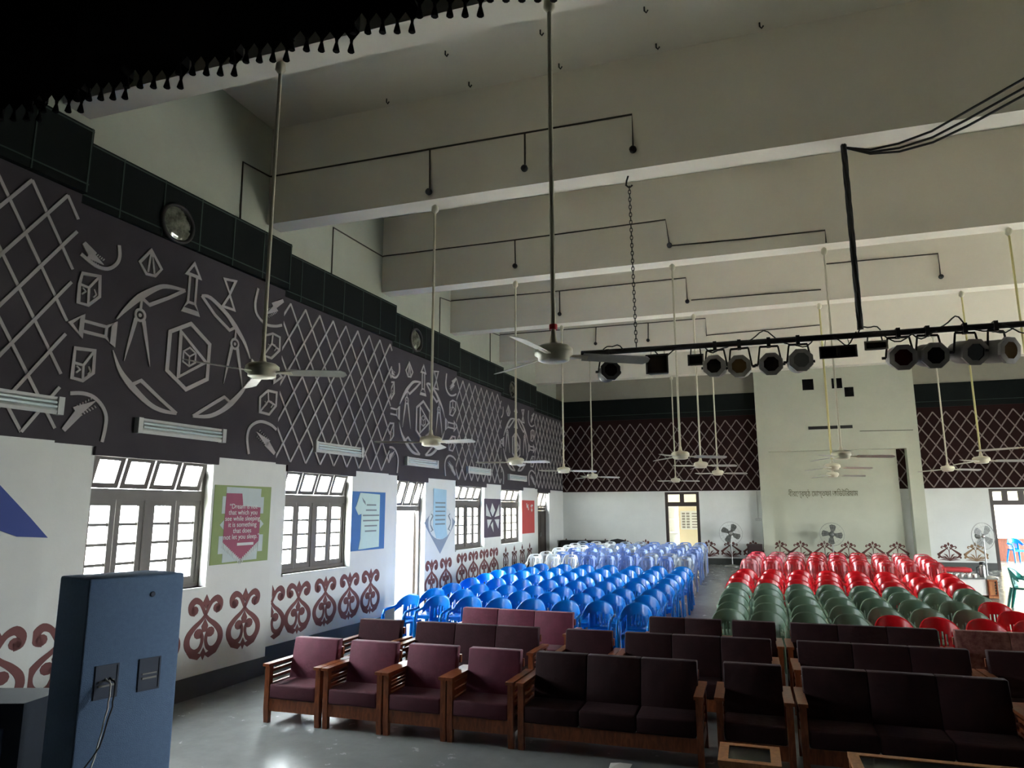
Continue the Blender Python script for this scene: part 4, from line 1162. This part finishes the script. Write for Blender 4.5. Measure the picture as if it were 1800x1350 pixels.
# ------------------------------------------------------------------ sofas and armchairs
def lean(zb, k):
    return lambda c: Vector((c.x, c.y + (c.z - zb)*k, c.z))
SOFA = {}
def sofa_parts(w, n, fabric, fabd):
    key = (round(w, 2), n, fabric.name)
    if key in SOFA: return SOFA[key]
    L = []     # (name, mesh, parent index or None)
    hw = w/2
    for sx in (-1, 1):
        xa, xb = (-hw, -hw+0.055) if sx < 0 else (hw-0.055, hw)
        fl = MB(); fl.hexa([(xa,0.015,0),(xb,0.015,0),(xb,0.06,0),(xa,0.06,0)], [(xa,0.0,0.14),(xb,0.0,0.14),(xb,0.06,0.14),(xa,0.06,0.14)]); fl.box(xa, xb, 0, 0.06, 0.14, 0.56)
        L.append(('leg', fl.mesh('leg', M_wood)))
        rl = MB(); rl.hexa([(xa,0.60,0),(xb,0.60,0),(xb,0.65,0),(xa,0.65,0)], [(xa,0.54,0.56),(xb,0.54,0.56),(xb,0.60,0.56),(xa,0.60,0.56)])
        L.append(('leg', rl.mesh('leg', M_wood)))
        ar = MB(); ar.hexa([(xa-0.012,-0.03,0.565),(xb+0.012,-0.03,0.565),(xb+0.012,0.62,0.555),(xa-0.012,0.62,0.555)], [(xa-0.012,-0.03,0.592),(xb+0.012,-0.03,0.592),(xb+0.012,0.62,0.582),(xa-0.012,0.62,0.582)])
        L.append(('arm_rail', ar.mesh('arm_rail', M_wood)))
        for z in (0.30, 0.37, 0.44, 0.51):
            L.append(('arm_slat', MB().box(xa+0.015, xb-0.015, 0.06, 0.56, z-0.014, z+0.014).mesh('arm_slat', M_wood)))
        L.append(('side_rail', MB().box(xa+0.008, xb-0.008, 0.06, 0.58, 0.13, 0.235).mesh('side_rail', M_wood)))
    L.append(('front_apron', MB().box(-hw+0.055, hw-0.055, 0.015, 0.045, 0.12, 0.24).mesh('front_apron', M_wood)))
    L.append(('back_rail', MB().box(-hw+0.055, hw-0.055, 0.52, 0.55, 0.62, 0.70).mesh('back_rail', M_wood)))
    L.append(('back_rail', MB().box(-hw+0.055, hw-0.055, 0.535, 0.565, 0.15, 0.24).mesh('back_rail', M_wood)))
    nsl = 3 * n
    for q in range(nsl):
        x = -hw + 0.055 + (w-0.11)*(q+0.5)/nsl
        L.append(('back_slat', MB().bar((x, 0.55, 0.24), (x, 0.535, 0.62), 0.05, 0.02, (0,1,0)).mesh('back_slat', M_wood)))
    cw = (w - 0.116) / n
    for q in range(n):
        x0 = -hw + 0.058 + q*cw
        L.append(('seat_cushion', MB().rbox(x0+0.001, x0+cw-0.001, 0.0, 0.50, 0.241, 0.39, 0.022, 3).mesh('seat_cushion', fabd)))
        bk = MB().rbox(x0+0.001, x0+cw-0.001, 0.335, 0.435, 0.37, 0.79, 0.010, 2, shear=lean(0.37, 0.21))
        L.append(('back_cushion', bk.mesh('back_cushion', fabric)))
    SOFA[key] = L
    return L
def sofa(name, label, x, y, w, n, rz=0.0, fabric=None, fabd=None, group=None):
    root = thing(name, label, 'armchair' if n == 1 else 'sofa', (x, y, fz(y + 0.3)), rz, group)
    if fabric is None:
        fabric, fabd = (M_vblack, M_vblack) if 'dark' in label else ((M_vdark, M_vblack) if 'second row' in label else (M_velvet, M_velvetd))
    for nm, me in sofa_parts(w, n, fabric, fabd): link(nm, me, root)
G1, G2, G3 = 'front row of wooden seats', 'second row of wooden seats', 'third row of wooden seats'
y1, y2, y3 = 6.64, 7.93, 9.02
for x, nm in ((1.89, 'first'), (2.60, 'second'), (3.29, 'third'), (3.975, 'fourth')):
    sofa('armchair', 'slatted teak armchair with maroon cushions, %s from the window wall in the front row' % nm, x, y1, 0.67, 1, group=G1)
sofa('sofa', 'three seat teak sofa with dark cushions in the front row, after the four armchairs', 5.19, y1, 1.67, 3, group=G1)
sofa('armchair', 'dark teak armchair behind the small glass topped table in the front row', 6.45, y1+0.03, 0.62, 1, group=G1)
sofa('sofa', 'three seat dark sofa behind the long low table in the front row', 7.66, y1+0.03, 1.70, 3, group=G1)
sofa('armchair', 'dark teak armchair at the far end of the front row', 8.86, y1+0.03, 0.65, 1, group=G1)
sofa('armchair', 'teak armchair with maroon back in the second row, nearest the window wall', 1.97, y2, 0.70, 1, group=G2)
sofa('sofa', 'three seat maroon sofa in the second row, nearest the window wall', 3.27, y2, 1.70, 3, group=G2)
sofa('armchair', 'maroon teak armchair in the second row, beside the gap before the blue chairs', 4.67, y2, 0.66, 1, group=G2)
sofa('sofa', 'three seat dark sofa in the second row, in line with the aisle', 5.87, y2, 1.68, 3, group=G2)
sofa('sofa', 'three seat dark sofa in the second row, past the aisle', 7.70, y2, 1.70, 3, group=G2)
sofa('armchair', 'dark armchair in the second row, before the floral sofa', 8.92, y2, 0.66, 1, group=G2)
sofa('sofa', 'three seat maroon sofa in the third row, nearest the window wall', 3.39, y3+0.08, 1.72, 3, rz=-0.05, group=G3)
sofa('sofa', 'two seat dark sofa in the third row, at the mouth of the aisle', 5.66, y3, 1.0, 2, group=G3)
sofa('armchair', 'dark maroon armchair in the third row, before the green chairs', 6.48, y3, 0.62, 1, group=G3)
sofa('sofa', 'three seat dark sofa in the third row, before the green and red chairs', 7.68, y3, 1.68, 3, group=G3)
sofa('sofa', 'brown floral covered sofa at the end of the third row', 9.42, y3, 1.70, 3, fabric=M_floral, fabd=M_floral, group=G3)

def low_table(label, x0, x1, ya, yb, z):
    root = thing('low_table', label, 'table', ((x0+x1)/2, (ya+yb)/2, 0))
    a, c = (x1-x0)/2, (yb-ya)/2
    f = MB()
    f.box(-a, a, -c, -c+0.06, z-0.035, z); f.box(-a, a, c-0.06, c, z-0.035, z); f.box(-a, -a+0.07, -c+0.06, c-0.06, z-0.035, z); f.box(a-0.07, a, -c+0.06, c-0.06, z-0.035, z)
    f.build('top_frame', M_wood2, root)
    MB().box(-a+0.07, a-0.07, -c+0.06, c-0.06, z-0.02, z-0.006).build('glass_top', mat('dark_table_glass', lin(26, 26, 24), 0.08), root)
    for sx in (-1, 1):
        for sy in (-1, 1):
            px_, py_ = sx*(a-0.035), sy*(c-0.035)
            MB().hexa([(px_-0.018,py_-0.018,0),(px_+0.018,py_-0.018,0),(px_+0.018,py_+0.018,0),(px_-0.018,py_+0.018,0)], [(px_-0.03,py_-0.03,z-0.035),(px_+0.03,py_-0.03,z-0.035),(px_+0.03,py_+0.03,z-0.035),(px_-0.03,py_+0.03,z-0.035)]).build('leg', M_wood2, root)
    for sy in (-1, 1): MB().box(-a+0.06, a-0.06, sy*(c-0.03)-0.01, sy*(c-0.03)+0.01, z-0.10, z-0.035).build('apron', M_wood2, root)
low_table('small low teak table with a dark glass top before the front armchair', 6.19, 6.62, 5.60, 6.03, 0.42)
low_table('long low teak table at the lower edge of the view', 7.09, 8.35, 5.50, 6.08, 0.42)
b = MB(); b.add([(0,0,0.004),(0.17,0.02,0.004),(0.19,0.10,0.03),(0.08,0.14,0.012),(0.0,0.10,0.02),(0.09,0.07,0.04)], [(0,1,5),(1,2,5),(2,3,5),(3,4,5),(4,0,5),(4,3,2,1,0)])
tag(b.build('paper_scrap', M_paper, None, Matrix.Translation((5.24, 6.42, 0.0))), 'small crumpled pale paper scrap on the floor before the long sofa', 'paper')

# ------------------------------------------------------------------ plastic chairs
def shell(name, m, w, zt, arch, pw, band, splat, slots, handle, deep, cols=27, rows=16, thick=0.014, zb=0.42):
    """curved back shell with open slots; x across, z up, the sitter faces -y"""
    bm = bmesh.new()
    grid = []
    for i in range(cols + 1):
        u = -1 + 2.0*i/cols
        th = u*math.radians(72)
        x = w*math.sin(th)/math.sin(math.radians(72))
        yb = 0.20 - deep*(1 - math.cos(th))/(1 - math.cos(math.radians(72)))
        ztop = zt - arch*abs(u)**pw
        row = []
        for j in range(rows + 1):
            v = j/rows
            z = zb + v*(ztop - zb)
            row.append(bm.verts.new((x, yb + 0.13*(z - zb), z)))
        grid.append(row)
    for i in range(cols):
        um = abs(-1 + 2.0*(i + 0.5)/cols)
        for j in range(rows):
            v = (j + 0.5)/rows
            keep = v > 1 - band(um)
            if um < splat: keep = keep or True
            if i in slots and 0.14 < v < slots[i]: keep = False
            if handle and um < 0.26 and 0.88 < v < 0.935: keep = False
            if keep: bm.faces.new((grid[i][j], grid[i+1][j], grid[i+1][j+1], grid[i][j+1]))
    for v in [v for v in bm.verts if not v.link_faces]: bm.verts.remove(v)
    bmesh.ops.recalc_face_normals(bm, faces=bm.faces[:])
    bmesh.ops.solidify(bm, geom=bm.faces[:], thickness=thick)
    for f in bm.faces: f.smooth = True
    me = bpy.data.meshes.new(name); bm.to_mesh(me); bm.free()
    me.materials.append(m)
    return me

def plastic_parts(m, style):
    P = []
    hw = 0.203 if style == 'round' else 0.182
    s = MB().rbox(-hw+0.03, hw-0.03, -0.24, 0.21, 0.40, 0.43, 0.012, 2, shear=lambda c: Vector((c.x*(1 - 0.12*(c.y+0.24)), c.y, c.z - 0.02*(1 - (c.x/hw)**2) + 0.02*max(0, -c.y-0.1))))
    s.box(-hw+0.035, hw-0.035, -0.238, -0.226, 0.36, 0.405)
    P.append(('seat', s.mesh('seat', m)))
    if style == 'round':
        sl = {9: 0.50, 11: 0.56, 13: 0.58, 15: 0.56, 17: 0.50}
        P.append(('backrest', shell('backrest', m, 0.236, 0.80, 0.17, 2.4, lambda u: 0.40 if u < 0.6 else 0.40 + 0.10*(u-0.6), 0.56, sl, False, 0.17)))
        arm0 = (0.231, 0.07, 0.605); armz = 0.60
    else:
        sl = {9: 0.74, 11: 0.78, 15: 0.78, 17: 0.74}
        P.append(('backrest', shell('backrest', m, 0.205, 0.86, 0.20, 4.5, lambda u: 0.18 if u < 0.8 else 0.18 + 1.1*(u-0.8), 0.62, sl, True, 0.13)))
        arm0 = (0.198, 0.11, 0.64); armz = 0.61
    for sx in (-1, 1):
        a = [(sx*arm0[0], arm0[1]+0.02, arm0[2]+0.02), (sx*(hw+0.018), 0.0, armz+0.01), (sx*(hw+0.018), -0.14, armz), (sx*(hw+0.014), -0.215, armz-0.02), (sx*(hw+0.01), -0.245, armz-0.08)]
        P.append(('armrest', MB().tube(a, [0.02, 0.02, 0.021, 0.021, 0.021], 8).mesh('armrest', m)))
    for sx in (-1, 1):
        P.append(('leg', MB().tube([(sx*(hw+0.012), -0.245, armz-0.07), (sx*(hw+0.005), -0.25, 0.40), (sx*(hw+0.01), -0.285, 0.0)], [0.024, 0.032, 0.020], 7).mesh('leg', m)))
        P.append(('leg', MB().tube([(sx*(hw-0.05), 0.19, 0.43), (sx*(hw-0.02), 0.24, 0.22), (sx*(hw+0.0), 0.29, 0.0)], [0.034, 0.030, 0.020], 7).mesh('leg', m)))
    return P
def plastic(name, r, g, b, rough=0.28, spec=0.5):
    return mat(name, lin(r, g, b), rough, spec=spec, var=0.10, vscale=3)
CH = {}
for key, (r, g, b_, st_, rough) in {'blue': (0, 122, 216, 'round', 0.26), 'green': (108, 132, 112, 'round', 0.30), 'red': (216, 28, 40, 'round', 0.26), 'teal': (30, 128, 118, 'round', 0.3),
        'peri': (104, 136, 206, 'tall', 0.3), 'peri2': (132, 158, 214, 'tall', 0.3), 'white': (208, 212, 214, 'tall', 0.3), 'grey': (150, 162, 178, 'tall', 0.3),
        'pink': (196, 104, 110, 'tall', 0.3), 'rose': (226, 60, 84, 'tall', 0.3), 'redt': (196, 34, 42, 'tall', 0.28)}.items():
    CH[key] = plastic_parts(plastic(key + '_plastic', r, g, b_, rough), st_)
CNAME = {'blue': 'bright blue', 'green': 'dark grey green', 'red': 'bright red', 'teal': 'teal', 'peri': 'faded blue', 'peri2': 'pale faded blue', 'white': 'white', 'grey': 'grey', 'pink': 'dusty pink', 'rose': 'rose red', 'redt': 'deep red'}
def chair(x, y, key, label, group, rz=None):
    root = thing('plastic_chair', label, 'chair', (x, y, fz(y)), random.uniform(-0.02, 0.02) if rz is None else rz, group)
    for nm, me in CH[key]: link(nm, me, root)
def lerp_rows(xs, n):
    return xs
random.seed(21)
SEATW = lambda c: ORD[c]
# bright blue block: 8 rows of 8
YBL = [10.35, 11.12, 11.86, 12.70, 13.42, 14.12, 14.86, 15.60]
X0 = [1.30, 1.40, 1.40, 1.43, 1.45, 1.48, 1.46, 1.46]; X1 = [4.89, 4.92, 4.96, 4.99, 5.01, 5.04, 5.08, 5.10]
for r in range(8):
    for c in range(8):
        x = X0[r] + (X1[r]-X0[r])*c/7.0
        chair(x + random.uniform(-0.02, 0.02), YBL[r] + random.uniform(-0.04, 0.04), 'blue',
              'bright blue plastic armchair, %s row from the sofas, %s from the window wall' % (ORD[r], ORD[c]), 'bright blue plastic chairs', rz=(-0.25 if r == 0 and c == 0 else None))
# faded blue block: 6 rows of 9
YP = [17.35, 18.20, 19.55, 20.60, 21.50, 22.35]
for r in range(6):
    for c in range(9):
        x = 1.34 + (5.02-1.34)*c/8.0 + 0.012*r
        q = random.random()
        wl_ = max(0.0, 0.75 - 0.22*c) if r in (0, 1, 5) else max(0.0, 0.45 - 0.15*c)
        key = 'white' if q < wl_ else ('peri' if q < wl_ + 0.42 else ('peri2' if q < 0.85 else 'grey'))
        if r == 5 and c < 5: key = 'white' if c in (1, 2) else 'grey'
        chair(x + random.uniform(-0.02, 0.02), YP[r] + random.uniform(-0.05, 0.05), key,
              '%s tall plastic chair, %s row of faded block, %s from window wall' % (CNAME[key], ORD[r], ORD[c]), 'faded blue and white plastic chairs')
# green and red block: 8 rows of 8
YG = [10.08, 10.80, 11.62, 12.40, 13.12, 13.82, 14.70, 15.48]
for r in range(8):
    xa = 6.17 + [0, 0.03, 0.04, 0.05, 0.07, 0.08, 0.13, 0.22][r]; xb = [9.62, 9.66, 9.68, 9.66, 9.72, 9.80, 9.90, 9.98][r]
    for c in range(8):
        key = 'green' if r < 5 else 'red'
        if r == 0 and c >= 4: key = 'red'
        if r in (1, 2) and c == 7: key = 'red'
        x = xa + (xb-xa)*c/7.0
        chair(x + random.uniform(-0.015, 0.015), YG[r] + random.uniform(-0.03, 0.03), key,
              '%s plastic armchair past the aisle, %s row, %s from the aisle' % (CNAME[key], ORD[r], ORD[c]), 'green and red plastic chairs')
# pink and deep red block: 4 rows of 9
YK = [17.1, 17.85, 18.55, 19.2]
for r in range(4):
    for c in range(9):
        x = 6.46 + 0.07*r + (10.14-6.46)*c/8.0
        key = 'redt'
        if c == 0: key = ['pink', 'pink', 'rose', 'rose'][r]
        elif c == 1: key = ['redt', 'rose', 'pink', 'pink'][r]
        elif c == 2: key = ['redt', 'redt', 'pink', 'pink'][r]
        elif r == 3 and c in (6, 7, 8): key = 'pink'
        elif random.random() < 0.12: key = 'rose'
        chair(x + random.uniform(-0.02, 0.02), YK[r] + random.uniform(-0.04, 0.04), key,
              '%s tall plastic chair, %s row of the deep red block, %s from aisle' % (CNAME[key], ORD[r], ORD[c]), 'pink and deep red plastic chairs')
chair(11.62, 16.9, 'teal', 'teal green plastic armchair standing alone by the bench', None, rz=1.1)
root = thing('plastic_chair', 'single blue plastic armchair beyond the second rear doorway, before the counter', 'chair', (15.05, 28.55, 0.405), 0.15)
for nm, me in CH['blue']: link(nm, me, root)

# ------------------------------------------------------------------ pedestal fans by the rear wall
def pedestal_fan(x, y, zc, r, yaw, spin, label):
    f0 = fz(y)
    root = thing('pedestal_fan', label, 'fan', (x, y, f0), math.radians(yaw), 'pedestal fans by the rear wall')
    MB().lathe([(0.24, 0), (0.24, 0.02), (0.10, 0.045), (0.03, 0.06)], 20).build('base', M_metal, root)
    MB().tube([(0, 0, 0.05), (0, 0, zc - f0 - 0.1)], 0.018, 8).build('pole', M_metal, root)
    hz = zc - f0
    A = Matrix.Rotation(PI/2, 3, 'X')
    MB().lathe([(0.03, -0.22), (0.08, -0.20), (0.09, -0.06), (0.05, -0.04)], 16, (0, 0, hz), A).build('motor', M_metal, root)
    MB().bar((0, 0.05, hz-0.12), (0, 0.10, hz-0.03), 0.04, 0.04).build('neck', M_metal, root)
    bl = MB()
    prof = []
    base = [(0.05,-0.02),(0.12,-0.09),(0.24,-0.12),(0.80*r,-0.09),(0.86*r,0.0),(0.78*r,0.07),(0.18,0.05),(0.05,0.03)]
    pm = mat('grey_fan_blade', lin(84, 86, 80), 0.45)
    for q in range(4):
        t = math.radians(spin + 90*q)
        pts = [(a*math.cos(t) - c*math.sin(t), a*math.sin(t) + c*math.cos(t)) for a, c in base]
        MB().poly(pts, -0.015, -0.022).build('blade', pm, root, Matrix.Translation((0, 0, hz)))
    MB().lathe([(0.055, 0.01), (0.055, 0.04), (0.02, 0.05)], 14, (0, 0, hz), A).build('hub', M_metal, root)
    cg = MB()
    for rr, yy in ((r, 0.0), (r, -0.012), (r*0.72, -0.05), (r*0.42, -0.062)):
        ring = [(rr*math.cos(t*PI/16), yy, hz + rr*math.sin(t*PI/16)) for t in range(33)]
        cg.tube(ring, 0.006 if rr == r else 0.003, 5, caps=False)
    for q in range(24):
        t = q*PI/12
        cg.tube([(0.10*math.cos(t), -0.065, hz+0.10*math.sin(t)), (0.7*r*math.cos(t), -0.052, hz+0.7*r*math.sin(t)), (r*math.cos(t), 0, hz+r*math.sin(t))], 0.0018, 4, caps=False)
    cg.build('wire_guard', M_metal, root)
pedestal_fan(5.92, 24.35, 1.43, 0.36, 4, 70, 'pedestal fan between the open rear doorway and the booth')
pedestal_fan(8.92, 24.25, 1.42, 0.35, 0, 88, 'pedestal fan standing before the white recess of the booth')
pedestal_fan(12.55, 22.7, 1.45, 0.36, 28, 60, 'pedestal fan turned aside, beside the second rear doorway')

# ------------------------------------------------------------------ bench with things on it, cabinet, box
bn = thing('low_cabinet', 'low bench cabinet with white front and carved wooden end, past the red chairs', 'cabinet', (11.05, 18.75, fz(18.75)))
MB().box(-0.40, 0.55, -0.35, 0.35, 0.40, 0.425).build('top', M_metal, bn)
MB().box(-0.38, 0.34, -0.31, 0.33, 0.06, 0.40).build('body', M_paper, bn)
MB().box(0.34, 0.53, -0.33, 0.33, 0.0, 0.40).build('carved_end', M_wood2, bn)
fb = MB(); pane_frame(fb, 0.35, 0.52, 0.05, 0.38, -0.345, -0.33, 0.018); fb.build('carved_border', M_wood, bn)
b = MB()
for q in range(5): b.box(0.47, 0.495, -0.337, -0.329, 0.09+q*0.058, 0.12+q*0.058)
b.build('pierced_slots', M_black, bn)
zt = fz(18.75) + 0.425
fl_ = thing('vacuum_flask', 'shiny steel vacuum flask with black cap and handle on the low bench', 'flask', (11.42, 18.80, zt))
MB().lathe([(0.06, 0), (0.062, 0.01), (0.062, 0.22), (0.05, 0.25), (0.045, 0.26)], 16).build('body', M_metal, fl_)
MB().lathe([(0.05, 0.26), (0.05, 0.31), (0.03, 0.325)], 16).build('cap', M_black, fl_)
MB().tube([(-0.06, 0, 0.22), (-0.11, 0, 0.2), (-0.11, 0, 0.08), (-0.06, 0, 0.05)], 0.01, 6).build('handle', M_black, fl_)
cupm = MB().lathe([(0.022, 0), (0.032, 0.005), (0.04, 0.07), (0.036, 0.07), (0.028, 0.012)], 12).mesh('cup', M_paper)
for q in range(14):
    x = 10.71 + 0.04*q + random.uniform(-0.01, 0.01); y = 18.55 + (q % 3)*0.11
    o = link('tea_cup', cupm, None, Matrix.Translation((x, y, zt)))
    tag(o, 'small white tea cup in the cluster on the low bench', 'cup', 'tea cups on the low bench')
rbn = thing('low_bench', 'low bench draped with a red cloth past the deep red chairs', 'bench', (10.95, 20.1, fz(20.1)))
MB().rbox(-0.50, 0.55, -0.22, 0.22, 0.40, 0.50, 0.04, 3).build('red_cloth', mat('red_cloth', lin(186, 38, 44), 0.7, var=0.2, vscale=9), rbn)
for sx in (-0.42, 0.47):
    for sy in (-0.16, 0.16): MB().box(sx-0.025, sx+0.025, sy-0.025, sy+0.025, 0, 0.40).build('leg', M_wood, rbn)
cb = thing('cabinet', 'long black cabinet in the rear corner behind the faded chairs', 'cabinet', (1.0, 24.45, fz(24.4)))
MB().box(-0.72, 0.80, -0.28, 0.28, 0.0, 0.72).build('body', M_black, cb)
MB().box(-0.76, 0.84, -0.31, 0.30, 0.72, 0.76).build('top', M_black, cb)
for q in range(3): 
    d = MB().box(-0.70+q*0.5, -0.24+q*0.5, -0.29, -0.28, 0.06, 0.68).build('door', M_black, cb)
    MB().lathe([(0.012, 0), (0.012, 0.02)], 8, (-0.28+q*0.5, -0.29, 0.4), Matrix.Rotation(PI/2, 3, 'X')).build('knob', M_metal, d)
hb = thing('bench', 'black bench with an arched carved back against the rear wall', 'bench', (2.18, 24.4, fz(24.4)))
MB().poly([(-0.32,0.35),(0.32,0.35),(0.32,0.70),(0.22,0.78),(0.0,0.82),(-0.22,0.78),(-0.32,0.70)], 0.25, 0.20).build('backrest', M_black, hb)
MB().box(-0.32, 0.32, -0.22, 0.22, 0.38, 0.43).build('seat', M_black, hb)
for sx in (-1, 1):
    for sy in (-1, 1): MB().box(sx*0.28-0.02, sx*0.28+0.02, sy*0.19-0.02, sy*0.19+0.02, 0, 0.38).build('leg', M_black, hb)
bb = thing('dark_box', 'small dark brown cupboard beside the booth pier behind the rose chairs', 'cabinet', (6.62, 24.45, fz(24.4)))
M_dk = mat('dark_brown_enamel', lin(42, 24, 22), 0.6)
MB().box(-0.22, 0.24, -0.2, 0.2, 0.0, 0.70).build('body', M_dk, bb)
MB().box(-0.20, 0.22, -0.21, -0.2, 0.05, 0.66).build('door', M_dk, bb)
MB().box(0.15, 0.17, -0.225, -0.21, 0.32, 0.40).build('handle', M_metal, bb)
sp = thing('switch_box', 'small switch box on the rear wall beside the booth', 'switch', (6.80, YR, 1.86))
MB().box(-0.09, 0.09, -0.03, 0.0, -0.04, 0.04).build('plate', M_lampbody, sp)
for q in range(3): MB().box(-0.06+q*0.05, -0.035+q*0.05, -0.036, -0.03, -0.015, 0.015).build('switch', M_paper, sp)
MB().box(-0.012, 0.012, -0.016, 0.0, 0.04, 0.92).build('conduit', M_lampbody, sp)
